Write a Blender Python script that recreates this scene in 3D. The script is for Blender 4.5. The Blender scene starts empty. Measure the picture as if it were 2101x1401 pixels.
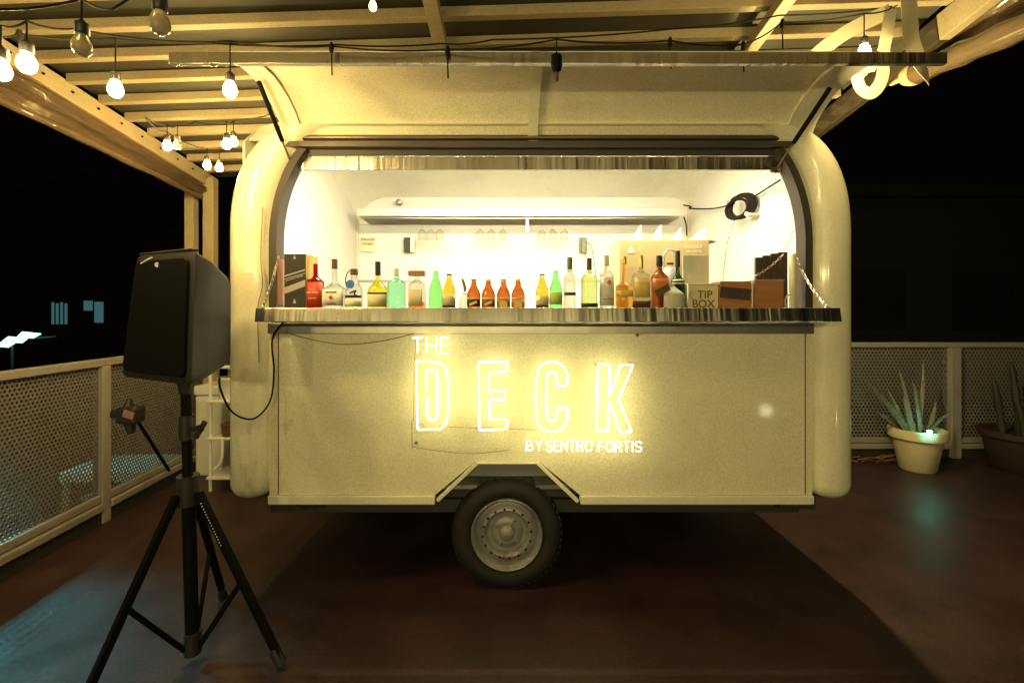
import bpy, bmesh, math, random
from mathutils import Vector, Matrix
random.seed(7)
PI = math.pi
S = bpy.context.scene
COL = S.collection

# ------------------------------------------------------------------ camera, world, exposure
EYE = 1.46; F = 950.0; HOR = 640.0
cd = bpy.data.cameras.new('camera'); cam = bpy.data.objects.new('camera', cd); COL.objects.link(cam)
cam.location = (0, 0, EYE); cam.rotation_euler = (PI/2, 0, 0)
cd.sensor_width = 36; cd.lens = 36*F/2101; cd.shift_y = (HOR-700.5)/2101; cd.clip_start = 0.05; cd.clip_end = 500
S.camera = cam
w = bpy.data.worlds.new('World'); S.world = w; w.use_nodes = True
wn = w.node_tree.nodes; wl = w.node_tree.links
sky = wn.new('ShaderNodeTexSky'); sky.sky_type = 'NISHITA'; sky.sun_disc = False
sky.sun_elevation = math.radians(-9); sky.sun_rotation = math.radians(200)
mixc = wn.new('ShaderNodeMix'); mixc.data_type = 'RGBA'
mixc.inputs[0].default_value = 0.93
mixc.inputs[7].default_value = (0.030, 0.012, 0.024, 1)      # city-glow night sky, near black
wl.new(sky.outputs[0], mixc.inputs[6])
bg = wn['Background']; wl.new(mixc.outputs[2], bg.inputs[0]); bg.inputs[1].default_value = 0.055
S.view_settings.view_transform = 'Standard'; S.view_settings.look = 'None'
S.view_settings.exposure = 0; S.view_settings.gamma = 1
S.view_settings.use_curve_mapping = False
S.cycles.use_denoising = True
S.cycles.max_bounces = 10; S.cycles.transmission_bounces = 8; S.cycles.transparent_max_bounces = 12
S.cycles.caustics_reflective = False; S.cycles.caustics_refractive = False
S.cycles.sample_clamp_indirect = 4.0

WARM = (1.0, 0.70, 0.24)
L_BULB = 620.0     # glass radiance of the lit festoon bulbs
L_NEON = 15.5
L_TUBE = 25.0
P_TUBE = 66.0     # watts of a pair of tube lamps
P_FILL = 78.0       # watts of each fill bulb added behind the viewer
P_CORNER = 130.0

def at(px, py, Y):
    """photo pixel (2101x1401) -> point on the plane y=Y"""
    return Vector(((px-1050.5)/F*Y, Y, EYE+(HOR-py)/F*Y))

# ------------------------------------------------------------------ materials
def mat(name, col, rough=0.5, metal=0.0, var=0.0, vscale=6.0, bump=0.0, bscale=40.0, coat=0.0, trans=0.0,
        ior=1.45, emit=None, estr=0.0, stretch=(1, 1, 1), rvar=0.0, bdist=0.01, spec=0.5, dirt=None, dscale=2.0, damt=0.5, alpha=1.0, speck=0.0, sscale=90.0):
    m = bpy.data.materials.new(name); m.use_nodes = True
    nt = m.node_tree; b = nt.nodes['Principled BSDF']
    c4 = (col[0], col[1], col[2], 1)
    b.inputs['Base Color'].default_value = c4
    b.inputs['Roughness'].default_value = rough
    b.inputs['Metallic'].default_value = metal
    b.inputs['IOR'].default_value = ior
    b.inputs['Specular IOR Level'].default_value = spec
    b.inputs['Transmission Weight'].default_value = trans
    b.inputs['Coat Weight'].default_value = coat
    b.inputs['Coat Roughness'].default_value = 0.08
    b.inputs['Alpha'].default_value = alpha
    if emit:
        b.inputs['Emission Color'].default_value = (*emit, 1); b.inputs['Emission Strength'].default_value = estr
    need = var or bump or rvar or dirt or speck
    if need:
        tc = nt.nodes.new('ShaderNodeTexCoord'); mp = nt.nodes.new('ShaderNodeMapping')
        mp.inputs['Scale'].default_value = stretch
        nt.links.new(tc.outputs['Object'], mp.inputs[0])
    if var or rvar or dirt:
        n = nt.nodes.new('ShaderNodeTexNoise'); n.inputs['Scale'].default_value = vscale; n.inputs['Detail'].default_value = 6
        nt.links.new(mp.outputs[0], n.inputs['Vector'])
        last = None
        if var:
            mx = nt.nodes.new('ShaderNodeMix'); mx.data_type = 'RGBA'; mx.inputs[0].default_value = 0.5
            mx.inputs[6].default_value = tuple(max(0, x*(1-var)) for x in col)+(1,)
            mx.inputs[7].default_value = tuple(min(1, x*(1+var)) for x in col)+(1,)
            nt.links.new(n.outputs['Fac'], mx.inputs[0]); last = mx.outputs[2]
        if dirt:
            n2 = nt.nodes.new('ShaderNodeTexNoise'); n2.inputs['Scale'].default_value = dscale; n2.inputs['Detail'].default_value = 8
            n2.inputs['Roughness'].default_value = 0.65
            nt.links.new(mp.outputs[0], n2.inputs['Vector'])
            cr = nt.nodes.new('ShaderNodeMapRange'); cr.inputs[1].default_value = 0.48; cr.inputs[2].default_value = 0.72
            cr.inputs[3].default_value = 0; cr.inputs[4].default_value = damt
            nt.links.new(n2.outputs['Fac'], cr.inputs[0])
            m2 = nt.nodes.new('ShaderNodeMix'); m2.data_type = 'RGBA'
            nt.links.new(cr.outputs[0], m2.inputs[0])
            if last: nt.links.new(last, m2.inputs[6])
            else: m2.inputs[6].default_value = c4
            m2.inputs[7].default_value = (*dirt, 1); last = m2.outputs[2]
        if last: nt.links.new(last, b.inputs['Base Color'])
        if rvar:
            r = nt.nodes.new('ShaderNodeMapRange'); r.inputs[3].default_value = max(0.02, rough-rvar); r.inputs[4].default_value = min(1, rough+rvar)
            nt.links.new(n.outputs['Fac'], r.inputs[0]); nt.links.new(r.outputs[0], b.inputs['Roughness'])
    if speck:      # fine speckle put into the colour to stand in for camera grain
        n4 = nt.nodes.new('ShaderNodeTexNoise'); n4.inputs['Scale'].default_value = sscale; n4.inputs['Detail'].default_value = 2
        nt.links.new(mp.outputs[0], n4.inputs['Vector'])
        r4 = nt.nodes.new('ShaderNodeMapRange'); r4.inputs[1].default_value = .3; r4.inputs[2].default_value = .7
        r4.inputs[3].default_value = 1-speck; r4.inputs[4].default_value = 1+speck
        nt.links.new(n4.outputs['Fac'], r4.inputs[0])
        hv = nt.nodes.new('ShaderNodeHueSaturation'); nt.links.new(r4.outputs[0], hv.inputs['Value'])
        if b.inputs['Base Color'].links: nt.links.new(b.inputs['Base Color'].links[0].from_socket, hv.inputs['Color'])
        else: hv.inputs['Color'].default_value = c4
        nt.links.new(hv.outputs[0], b.inputs['Base Color'])
    if bump:
        n3 = nt.nodes.new('ShaderNodeTexNoise'); n3.inputs['Scale'].default_value = bscale; n3.inputs['Detail'].default_value = 4
        nt.links.new(mp.outputs[0], n3.inputs['Vector'])
        bp = nt.nodes.new('ShaderNodeBump'); bp.inputs['Strength'].default_value = bump; bp.inputs['Distance'].default_value = bdist
        nt.links.new(n3.outputs['Fac'], bp.inputs['Height']); nt.links.new(bp.outputs[0], b.inputs['Normal'])
    return m

def glass(name, col, rough=0.02, ior=1.45):
    return mat(name, col, rough, trans=1.0, ior=ior)

def film(name, col, tr=0.7, rough=0.1, bump=0.0, bscale=8, stretch=(1, 1, 1), base=None, glossy=None):
    """thin clear film or thin glass: part see-through, part gloss"""
    m = mat(name, base or col, rough, bump=bump, bscale=bscale, stretch=stretch, bdist=0.05, trans=1.0 if base is None else 0.0, ior=1.25, coat=0.6)
    nt = m.node_tree; b = nt.nodes['Principled BSDF']; out = nt.nodes['Material Output']
    t = nt.nodes.new('ShaderNodeBsdfTransparent'); t.inputs[0].default_value = (*col, 1)
    mx = nt.nodes.new('ShaderNodeMixShader'); mx.inputs[0].default_value = tr
    nt.links.new(b.outputs[0], mx.inputs[1]); nt.links.new(t.outputs[0], mx.inputs[2]); nt.links.new(mx.outputs[0], out.inputs[0])
    return m
M = {}
M['paint'] = mat('white_gelcoat', (0.79, 0.76, 0.60), 0.34, speck=.07, sscale=110, var=0.06, vscale=5, coat=0.35, bump=0.05, bscale=9, bdist=0.01, dirt=(0.50, 0.46, 0.36), dscale=3.0, damt=0.35)
M['panel'] = mat('white_panel_paint', (0.80, 0.76, 0.58), 0.42, var=0.05, vscale=14, speck=.13, sscale=110, coat=0.25, bump=0.12, bscale=2.2, bdist=0.012, dirt=(0.55, 0.50, 0.38), dscale=2.2, damt=0.3)
M['inner'] = mat('interior_white', (0.76, 0.74, 0.67), 0.45, speck=.03, sscale=90, var=0.03, vscale=3, dirt=(0.66, 0.62, 0.48), dscale=2.0, damt=0.4)
M['steel'] = mat('brushed_stainless', (0.60, 0.57, 0.50), 0.27, metal=1, rvar=0.05, vscale=4, bump=0.5, bscale=8, stretch=(1.0, 0.15, 0.04), bdist=0.05, var=0.12)
M['steel_dull'] = mat('dull_stainless', (0.42, 0.40, 0.36), 0.34, metal=1, var=0.15, bump=0.15, bscale=20, stretch=(1, .3, .3))
M['shelfsteel'] = mat('pale_satin_steel', (0.72, 0.69, 0.60), 0.5, metal=0.4, var=0.06)
M['rubber'] = mat('black_rubber_seal', (0.055, 0.045, 0.04), 0.5, bump=0.1, bscale=60)
M['gutter'] = mat('dark_aluminium', (0.13, 0.11, 0.10), 0.35, metal=0.7, var=0.2)
M['tyre'] = mat('tyre_rubber', (0.014, 0.012, 0.012), 0.75, bump=0.3, bscale=90, dirt=(0.03, 0.022, 0.018), dscale=5, damt=0.5)
M['rim'] = mat('dusty_silver_rim', (0.30, 0.305, 0.32), 0.45, metal=0.35, var=0.15, vscale=14, dirt=(0.16, 0.09, 0.05), dscale=9, damt=0.7)
M['black'] = mat('black_plastic', (0.022, 0.020, 0.021), 0.42, bump=0.2, bscale=160, bdist=0.002)
M['cabinet'] = mat('textured_black_cabinet', (0.016, 0.0130, 0.013), 0.5, speck=.4, sscale=240, bump=0.35, bscale=220, bdist=0.002)
M['blackmetal'] = mat('black_powder_coat', (0.0035, 0.0033, 0.0036), 0.65, spec=0.12)
M['darkpaint'] = mat('grey_fender_paint', (0.20, 0.21, 0.22), 0.5, var=0.15)
M['under'] = mat('chassis_paint', (0.03, 0.028, 0.027), 0.6)
M['floor'] = mat('painted_deck', (0.041, 0.0190, 0.0215), 0.46, speck=.35, sscale=70, var=0.55, vscale=2.6, rvar=0.20, bump=0.22, bscale=46, bdist=0.004, dirt=(0.016, 0.009, 0.010), dscale=3.4, damt=0.85, coat=0.0)
M['ground'] = mat('dark_ground', (0.035, 0.033, 0.034), 0.9, var=0.3, vscale=1)
M['fence'] = mat('fence_paint', (0.31, 0.29, 0.28), 0.5, var=0.12, vscale=7, dirt=(0.25, 0.19, 0.14), dscale=5, damt=0.5)
M['mesh'] = mat('perforated_sheet_paint', (0.17, 0.16, 0.165), 0.55, var=0.15, vscale=5)
M['beam'] = mat('canopy_beam_paint', (0.36, 0.30, 0.19), 0.55, speck=.12, sscale=80, var=0.18, vscale=4, dirt=(0.34, 0.20, 0.11), dscale=3, damt=0.55, bump=0.1, bscale=30)
M['roofsheet'] = mat('canopy_sheet', (0.055, 0.052, 0.038), 0.6, var=0.25, vscale=2)
M['vinyl'] = film('clear_vinyl_curtain', (0.92, 0.85, 0.70), 0.45, 0.14, 1.0, 12, (1, 0.12, 1.8), base=(0.15, 0.105, 0.07))
M['vinyl_dark'] = mat('dark_wrapping_vinyl', (0.045, 0.036, 0.026), 0.22, bump=0.6, bscale=8, bdist=.02, stretch=(1,.3,1), coat=.4)
M['vinyl_roll'] = film('rolled_vinyl', (0.9, 0.8, 0.6), 0.12, 0.12, 1.0, 7, (1, 0.25, 1.5), base=(0.13, 0.095, 0.06))
M['webbing'] = mat('cream_webbing', (0.42, 0.38, 0.27), 0.7, bump=0.3, bscale=300, stretch=(1, 1, 1))
M['tapewrap'] = mat('tan_tape', (0.55, 0.42, 0.25), 0.6, var=0.1)
M['cable'] = mat('black_cable', (0.010, 0.009, 0.008), 0.85, spec=0.2)
M['thinwire'] = mat('thin_grey_wire', (0.16, 0.12, 0.08), 0.5)
M['bulb'] = mat('lit_bulb_glass', (1, 0.9, 0.7), 0.3, emit=WARM, estr=L_BULB)
M['bulb_hot'] = mat('bright_bulb_glass', (1, 0.9, 0.7), 0.3, emit=(1.0,0.74,0.28), estr=L_BULB*1.3)
M['bulb_hotter'] = mat('brightest_bulb_glass', (1, 0.9, 0.7), 0.3, emit=(1.0,0.74,0.28), estr=120)
M['bulb_unseen'] = mat('lit_bulb_glass_unseen', (1, 0.9, 0.7), 0.3, emit=(1.0,0.80,0.27), estr=60)
M['bulb_dim'] = mat('dim_bulb_glass', (1, 0.9, 0.7), 0.3, emit=WARM, estr=9)
M['bulb_off'] = mat('frosted_bulb_off', (0.62, 0.54, 0.38), 0.18, trans=0.55, ior=1.3)
M['neon'] = mat('lit_neon_tube', (1, 1, 0.9), 0.3, emit=(1.0, 0.87, 0.36), estr=L_NEON)
M['tube'] = mat('lit_ceiling_tube', (1, 1, 0.9), 0.3, emit=(1.0, 0.89, 0.58), estr=L_TUBE)
M['chrome'] = mat('zinc_chain', (0.55, 0.50, 0.42), 0.3, metal=1)
M['cold'] = mat('lit_cold_panel', (0.8, 1, 1), 0.4, emit=(0.30, 0.95, 0.85), estr=4)
M['coldwin'] = mat('lit_curtained_window', (0.3, 0.5, 0.5), 0.5, emit=(0.10, 0.30, 0.32), estr=0.34)
M['bldg'] = mat('dark_plaster', (0.05, 0.05, 0.055), 0.9, var=0.2)
M['teal_led'] = mat('lit_teal_led', (0.5, 1, 0.9), 0.3, emit=(0.18, 1.0, 0.72), estr=110)
M['pot'] = mat('whitewashed_clay', (0.66, 0.60, 0.40), 0.6, var=0.12, vscale=9, bump=0.2, bscale=30, dirt=(0.35, 0.28, 0.18), dscale=5, damt=0.5)
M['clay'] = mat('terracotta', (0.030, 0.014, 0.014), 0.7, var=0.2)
M['soil'] = mat('potting_soil', (0.03, 0.02, 0.015), 0.95, bump=0.5, bscale=60)
M['leaf'] = mat('agave_leaf', (0.17, 0.165, 0.10), 0.5, speck=.25, sscale=60, dirt=(.12,.08,.04), dscale=14, damt=.6, var=0.3, vscale=12)
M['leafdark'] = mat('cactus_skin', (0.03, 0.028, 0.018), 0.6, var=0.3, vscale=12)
M['plasticwhite'] = mat('white_plastic', (0.68, 0.68, 0.64), 0.4, var=0.05)
M['paper'] = mat('white_paper', (0.78, 0.76, 0.68), 0.7, var=0.03)
M['kraft'] = mat('kraft_board', (0.46, 0.36, 0.19), 0.75, var=0.12, vscale=14)
M['cream'] = mat('cream_label', (0.74, 0.66, 0.42), 0.6, var=0.06)
M['ink'] = mat('dark_ink', (0.018, 0.014, 0.013), 0.6)
M['brownink'] = mat('brown_ink', (0.22, 0.10, 0.05), 0.6)
M['redink'] = mat('red_ink', (0.55, 0.05, 0.02), 0.5)
M['wood'] = mat('stained_wood', (0.40, 0.17, 0.07), 0.55, var=0.35, vscale=6, stretch=(1, 1, 6), bump=0.2, bscale=20)
M['darkwood'] = mat('dark_stained_board', (0.055, 0.035, 0.028), 0.6, var=0.35, vscale=8, stretch=(6, 1, 1), bump=0.2)
M['goldfoil'] = mat('gold_foil', (0.72, 0.50, 0.14), 0.35, metal=0.8)
M['silver'] = mat('silver_print', (0.38, 0.36, 0.36), 0.4)
M['blue'] = mat('blue_label', (0.02, 0.16, 0.55), 0.4)
M['brownboard'] = mat('dark_brown_cap', (0.10, 0.05, 0.03), 0.5)
M['grey'] = mat('grey_green_plastic', (0.16, 0.17, 0.12), 0.45)
M['pink'] = mat('dusty_pink_cloth', (0.32, 0.16, 0.12), 0.8)

# ------------------------------------------------------------------ mesh helpers
ORG = {}
def org(p):
    return ORG.get(p.name, Vector((0, 0, 0))) if p else Vector((0, 0, 0))

class MB:
    def __init__(s): s.v = []; s.f = []
    def add(s, vs, fs):
        o = len(s.v); s.v += [tuple(v) for v in vs]; s.f += [tuple(i+o for i in f) for f in fs]; return s
    def box(s, x0, x1, y0, y1, z0, z1):
        return s.add([(x0,y0,z0),(x1,y0,z0),(x1,y1,z0),(x0,y1,z0),(x0,y0,z1),(x1,y0,z1),(x1,y1,z1),(x0,y1,z1)],
                     [(0,3,2,1),(4,5,6,7),(0,1,5,4),(1,2,6,5),(2,3,7,6),(3,0,4,7)])
    def bar(s, a, b, w, h, up=(0,0,1)):
        a = Vector(a); b = Vector(b); d = (b-a).normalized(); up = Vector(up)
        if abs(d.dot(up)) > 0.98: up = Vector((0,1,0))
        r = d.cross(up).normalized(); u = r.cross(d)
        vs = []
        for p in (a, b):
            for i, j in ((-1,-1),(1,-1),(1,1),(-1,1)): vs.append(p + r*(i*w/2) + u*(j*h/2))
        return s.add(vs, [(0,1,2,3),(7,6,5,4),(0,4,5,1),(1,5,6,2),(2,6,7,3),(3,7,4,0)])
    def tube(s, pts, r, n=8, closed=False, cap=True):
        pts = [Vector(p) for p in pts]; m = len(pts)
        rs = r if isinstance(r, (list, tuple)) else [r]*m
        vs = []; prev = None
        for i, p in enumerate(pts):
            if closed: t = pts[(i+1) % m]-pts[i-1]
            else: t = pts[min(i+1, m-1)]-pts[max(i-1, 0)]
            t = t.normalized() if t.length > 1e-9 else Vector((0,0,1))
            if prev is None:
                a = Vector((0,1,0)) if abs(t.y) < 0.9 else Vector((1,0,0))
                u = t.cross(a).normalized()
            else:
                u = (prev - t*prev.dot(t)); u = u.normalized() if u.length > 1e-6 else t.orthogonal().normalized()
            prev = u; v = t.cross(u)
            for k in range(n):
                a = 2*PI*k/n; vs.append(p + (u*math.cos(a)+v*math.sin(a))*rs[i])
        fs = []
        for i in range(m if closed else m-1):
            j = (i+1) % m
            for k in range(n):
                fs.append((i*n+k, i*n+(k+1) % n, j*n+(k+1) % n, j*n+k))
        if cap and not closed:
            fs.append(tuple(range(n))[::-1]); fs.append(tuple((m-1)*n+k for k in range(n)))
        return s.add(vs, fs)
    def lathe(s, prof, n=24, c=(0,0,0), axis='z', sq=2.0, sy=1.0, cap=True):
        """prof: (r, h) pairs; sq>2 squares the section"""
        vs = []
        for r, h in prof:
            for k in range(n):
                a = 2*PI*k/n; ca, sa = math.cos(a), math.sin(a)
                if sq != 2.0:
                    q = (abs(ca)**sq+abs(sa)**sq)**(-1.0/sq)
                    e = min(1, max(0, (r-0.017)/0.012)); q = 1+(q-1)*e
                else: q = 1
                x, y = r*ca*q, r*sa*q*sy
                if axis == 'z': vs.append((c[0]+x, c[1]+y, c[2]+h))
                elif axis == 'y': vs.append((c[0]+x, c[1]+h, c[2]+y))
                else: vs.append((c[0]+h, c[1]+x, c[2]+y))
        fs = []
        for i in range(len(prof)-1):
            for k in range(n):
                fs.append((i*n+k, i*n+(k+1) % n, (i+1)*n+(k+1) % n, (i+1)*n+k))
        if cap:
            fs.append(tuple(range(n))[::-1]); fs.append(tuple((len(prof)-1)*n+k for k in range(n)))
        return s.add(vs, fs)
    def poly(s, pts, y0, y1):
        """prism: pts (x,z) extruded along y"""
        n = len(pts)
        vs = [(x, y0, z) for x, z in pts]+[(x, y1, z) for x, z in pts]
        fs = [tuple(range(n)), tuple(range(n, 2*n))[::-1]]
        for i in range(n):
            j = (i+1) % n; fs.append((i, i+n, j+n, j))
        return s.add(vs, fs)
    def build(s, name, m, parent=None, smooth=False, bevel=0.0, seg=2, solid=0.0):
        me = bpy.data.meshes.new(name)
        o0 = org(parent)
        me.from_pydata([(v[0]-o0.x, v[1]-o0.y, v[2]-o0.z) for v in s.v], [], s.f)
        bm = bmesh.new(); bm.from_mesh(me)
        if not solid: bmesh.ops.recalc_face_normals(bm, faces=bm.faces)
        bm.to_mesh(me); bm.free()
        me.materials.append(M[m] if isinstance(m, str) else m)
        if smooth:
            me.shade_smooth()
            me.set_sharp_from_angle(angle=math.radians(42))
        o = bpy.data.objects.new(name, me); COL.objects.link(o)
        if parent: o.parent = parent
        ORG[o.name] = o0.copy()
        if bevel:
            b = o.modifiers.new('bevel', 'BEVEL'); b.width = bevel; b.segments = seg; b.limit_method = 'ANGLE'; b.angle_limit = math.radians(40)
        if solid:
            b = o.modifiers.new('solidify', 'SOLIDIFY'); b.thickness = solid; b.offset = 0
        return o

def thing(name, label, cat, loc=(0,0,0), group=None):
    o = bpy.data.objects.new(name, None); COL.objects.link(o); o.location = loc
    o.empty_display_size = 0.1
    o['label'] = label; o['category'] = cat
    if group: o['group'] = group
    ORG[o.name] = Vector(loc); return o
def tag(o, label, cat, group=None):
    o['label'] = label; o['category'] = cat
    if group: o['group'] = group
    return o
def struct(o): o['kind'] = 'structure'; return o

def text(body, size, m, parent, loc, name='lettering', rz=0.0, ext=0.0006, tilt=0.0, align='CENTER'):
    cu = bpy.data.curves.new('t', 'FONT'); cu.body = body; cu.size = size; cu.offset = size*.012; cu.align_x = align; cu.align_y = 'CENTER'; cu.extrude = ext
    t = bpy.data.objects.new('t', cu); COL.objects.link(t)
    bpy.context.view_layer.update()
    me = bpy.data.meshes.new_from_object(t.evaluated_get(bpy.context.evaluated_depsgraph_get()))
    bpy.data.objects.remove(t); bpy.data.curves.remove(cu)
    me.transform(Matrix.Rotation(rz, 4, 'Z') @ Matrix.Rotation(PI/2, 4, 'X') @ Matrix.Rotation(tilt, 4, 'Z'))
    me.materials.clear(); me.materials.append(M[m])
    o = bpy.data.objects.new(name, me); COL.objects.link(o); o.parent = parent
    o0 = org(parent); o.location = Vector(loc)-o0
    return o

def smooth_line(pts, closed=False, k=5):
    pts = [Vector(p) for p in pts]; n = len(pts); out = []
    for i in range(n if closed else n-1):
        p0 = pts[i-1] if (closed or i > 0) else pts[0]; p1 = pts[i]; p2 = pts[(i+1) % n]
        p3 = pts[(i+2) % n] if (closed or i+2 < n) else pts[-1]
        for j in range(k):
            t = j/k
            out.append(0.5*((2*p1)+(p2-p0)*t+(2*p0-5*p1+4*p2-p3)*t*t+(3*p1-p0-3*p2+p3)*t**3))
    if not closed: out.append(pts[-1])
    return out
def sag(a, b, s, n=12):
    a = Vector(a); b = Vector(b)
    return [a.lerp(b, i/n)-Vector((0,0,s*4*(i/n)*(1-i/n))) for i in range(n+1)]

# ================================================================== SETTING
struct(MB().box(-400, 400, -400, 400, -1.02, -0.90).build('ground', 'ground'))
# painted deck
deck = MB()
deck.add([(-3.00,-5,0),(7.4,-5,0),(7.4,4.80,0),(-3.02,4.80,0),(-3.00,-5,-.25),(7.4,-5,-.25),(7.4,4.80,-.25),(-3.02,4.80,-.25)],
         [(0,1,2,3),(4,7,6,5),(0,4,5,1),(1,5,6,2),(2,6,7,3),(3,7,4,0)])
struct(deck.build('floor', 'floor'))

# ------------------------------------------------------------------ fences
def perforated(mb, A, B, z0, z1, pitch, open_=0.66):
    A = Vector(A); B = Vector(B); L = (B-A).length; d = (B-A)/L
    nx = int(L/pitch); rh = pitch*0.88; nz = int((z1-z0)/rh); px = L/nx; pz = (z1-z0)/nz
    for j in range(nz):
        off = (j % 2)*0.5
        zz = z0+j*pz
        for i in range(nx+(1 if j % 2 else 0)):
            xa = max(0, (i-off)*px); xb = min(L, (i+1-off)*px)
            if xb-xa < px*0.9:
                vs = [(xa, 0), (xb, 0), (xb, pz), (xa, pz)]
                mb.add([(A.x+d.x*u, A.y+d.y*u, zz+q) for u, q in vs], [(0,1,2,3)]); continue
            cx = (xa+xb)/2; r = px*0.5*open_
            outer = [(xb, pz*.0), (xb, pz), (cx, pz), (xa, pz), (xa, 0), (cx, 0)]
            inner = [(cx+r*.86, pz/2-r*.5), (cx+r*.86, pz/2+r*.5), (cx, pz/2+r), (cx-r*.86, pz/2+r*.5), (cx-r*.86, pz/2-r*.5), (cx, pz/2-r)]
            mb.add([(A.x+d.x*u, A.y+d.y*u, zz+q) for u, q in outer+inner], [(k, (k+1) % 6, 6+(k+1) % 6, 6+k) for k in range(6)])

def fence(name, label, pts, ztop, pitch, posts, openf=0.62, pw=0.07):
    t = thing(name, label, 'fence', (pts[0][0], pts[0][1], 0))
    A = Vector((*pts[0], 0)); B = Vector((*pts[-1], 0)); d = (B-A).normalized(); nrm = Vector((-d.y, d.x, 0))
    for i in range(len(pts)-1):
        a = Vector((*pts[i], 0)); b = Vector((*pts[i+1], 0))
        m = MB(); perforated(m, a+d*pw*.5, b-d*pw*.5, 0.20, ztop-0.03, pitch, openf); m.build('mesh_panel', 'mesh', t, solid=0.0025)
        MB().bar(a+Vector((0,0,ztop)), b+Vector((0,0,ztop)), 0.055, 0.05).build('top_rail', 'fence', t, bevel=.006)
        MB().bar(a+d*pw*.5+Vector((0,0,0.175)), b-d*pw*.5+Vector((0,0,0.175)), 0.05, 0.05).build('bottom_rail', 'fence', t, bevel=.006)
        MB().bar(a+d*pw*.5+Vector((0,0,0.118)), b-d*pw*.5+Vector((0,0,0.118)), 0.09, 0.05).build('kerb_rail', 'fence', t, bevel=.008)
        MB().bar(a+d*pw*.5+Vector((0,0,0.045)), b-d*pw*.5+Vector((0,0,0.045)), 0.05, 0.086).build('shade_beam', 'under', t)  # dark bar added for the shadow band below the rails
    for i in posts:
        p = Vector((*pts[i], 0))
        MB().bar(p, p+Vector((0,0,ztop-0.026)), pw, pw).build('post', 'fence', t, bevel=.006)
    return t
def lf(Y): return (-2.79-0.0857*(Y-2.52), Y)
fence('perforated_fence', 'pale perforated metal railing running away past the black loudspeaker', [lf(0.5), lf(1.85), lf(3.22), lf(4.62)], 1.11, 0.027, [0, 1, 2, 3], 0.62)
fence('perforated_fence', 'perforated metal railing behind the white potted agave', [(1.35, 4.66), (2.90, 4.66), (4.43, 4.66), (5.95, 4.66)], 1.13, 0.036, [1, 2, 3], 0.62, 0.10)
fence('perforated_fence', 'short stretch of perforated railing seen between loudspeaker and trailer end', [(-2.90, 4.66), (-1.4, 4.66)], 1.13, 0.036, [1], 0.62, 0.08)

# ------------------------------------------------------------------ canopy
XL, XR = -2.92, 2.50
def rz(X, Y): return 2.98+0.13*(2.62-Y)+0.035*(X+2.9)
can = thing('canopy', 'open beamed canopy with yellow-lit battens roofing the deck above the trailer', 'canopy', (XL, 4.5, 0))
Ys = [2.357+0.222*i for i in range(0, 10)]+[2.357-0.235*i for i in range(1, 25)]
for i, Y in enumerate(Ys):
    j = random.uniform(-.012, .012)
    XE = XR-.04
    MB().bar((XL+.04, Y+j, rz(XL, Y)+.045), (XE, Y+j*0.5+0.02, rz(XE, Y)+.045), 0.052, 0.056).build('batten', 'beam', can, bevel=.004)
# depth beams
for X, wd in ((-0.415, 0.075), (1.45, 0.07)):
    MB().bar((X, -3.4, rz(X, -3.4)-.045), (X, 4.5, rz(X, 4.5)-.045), wd, 0.06).build('beam', 'beam', can, bevel=.004)
def fas(X, y0, y1, dz, wd, h, nm='fascia_board'):
    return MB().bar((X, y0, rz(X, y0)+dz), (X, y1, rz(X, y1)+dz), wd, h).build(nm, 'beam', can, bevel=.005)
fas(XL, -3.4, 4.52, -0.03, 0.075, 0.12)
fas(XR+.03, -3.4, 2.72, -0.03, 0.06, 0.16)
MB().bar((XR+.03, 2.722, rz(XR, 2.722)-.03), (XR+.03, 4.52, rz(XR, 4.52)-.03), .06, .16).build('wrapped_fascia', 'vinyl_dark', can, bevel=.01)
for k in range(16):
    Y = 1.7+k*0.19; MB().lathe([(0.008, 0), (0.008, 0.006)], 8, (XL+0.044, Y, rz(XL, Y)-.03), 'x').build('screw', 'blackmetal', can)
rs = MB()
rs.add([(x_, y_, rz(x_, y_)+.082) for x_, y_ in ((XL, -3.5), (XR, -3.5), (XR, 4.55), (XL, 4.6))], [(0,1,2,3)])
rs.build('roof_sheet', 'roofsheet', can, solid=0.012)
for (px, wd) in ((393, 0.085), (432, 0.10)):
    X = at(px, 450, 4.40).x
    MB().bar((X, 4.40, 0.0), (X, 4.40, rz(X, 4.4)-.02), wd, 0.08).build('post', 'beam', can, bevel=.005)
MB().bar((1.45, 4.50, 0.0), (1.45, 4.50, rz(1.45, 4.5)-.07), .09, 0.08).build('post', 'beam', can, bevel=.005)
for Xp in (XL+.02, XR): MB().bar((Xp, -3.3, 0.0), (Xp, -3.3, rz(Xp, -3.3)-.02), .09, 0.08).build('post', 'beam', can, bevel=.005)

# rolled vinyl curtain along the loudspeaker side
cur = thing('vinyl_curtain', 'long clear vinyl curtain bunched up under the canopy edge, glinting amber', 'curtain', (XL, 3.0, 2.6))
def drape(path_top, path_bot, nu, nv, seedv, amp):
    rnd = random.Random(seedv); m = MB(); vs = []
    ph = [rnd.uniform(0, 6.28) for _ in range(6)]
    for i in range(nu+1):
        u = i/nu
        for j in range(nv+1):
            v = j/nv
            p = path_top(u).lerp(path_bot(u), v)
            a = amp*math.sin(v*PI)*(.5*math.sin(9*u+7*v+ph[0])+.3*math.sin(23*u-5*v+ph[1])+.9*math.sin(17*v+3*math.sin(3*u)+ph[2])+.5*math.sin(31*v+2*math.sin(5*u)+ph[3]))
            vs.append(p+Vector((a+0.05*math.sin(v*PI), 0, a*0.3)))
    fs = [(i*(nv+1)+j, (i+1)*(nv+1)+j, (i+1)*(nv+1)+j+1, i*(nv+1)+j+1) for i in range(nu) for j in range(nv)]
    return m.add(vs, fs)
def ct(u): Y = 0.9+u*3.5; return Vector((XL+.01, Y, rz(XL, Y)-.09))
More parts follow.
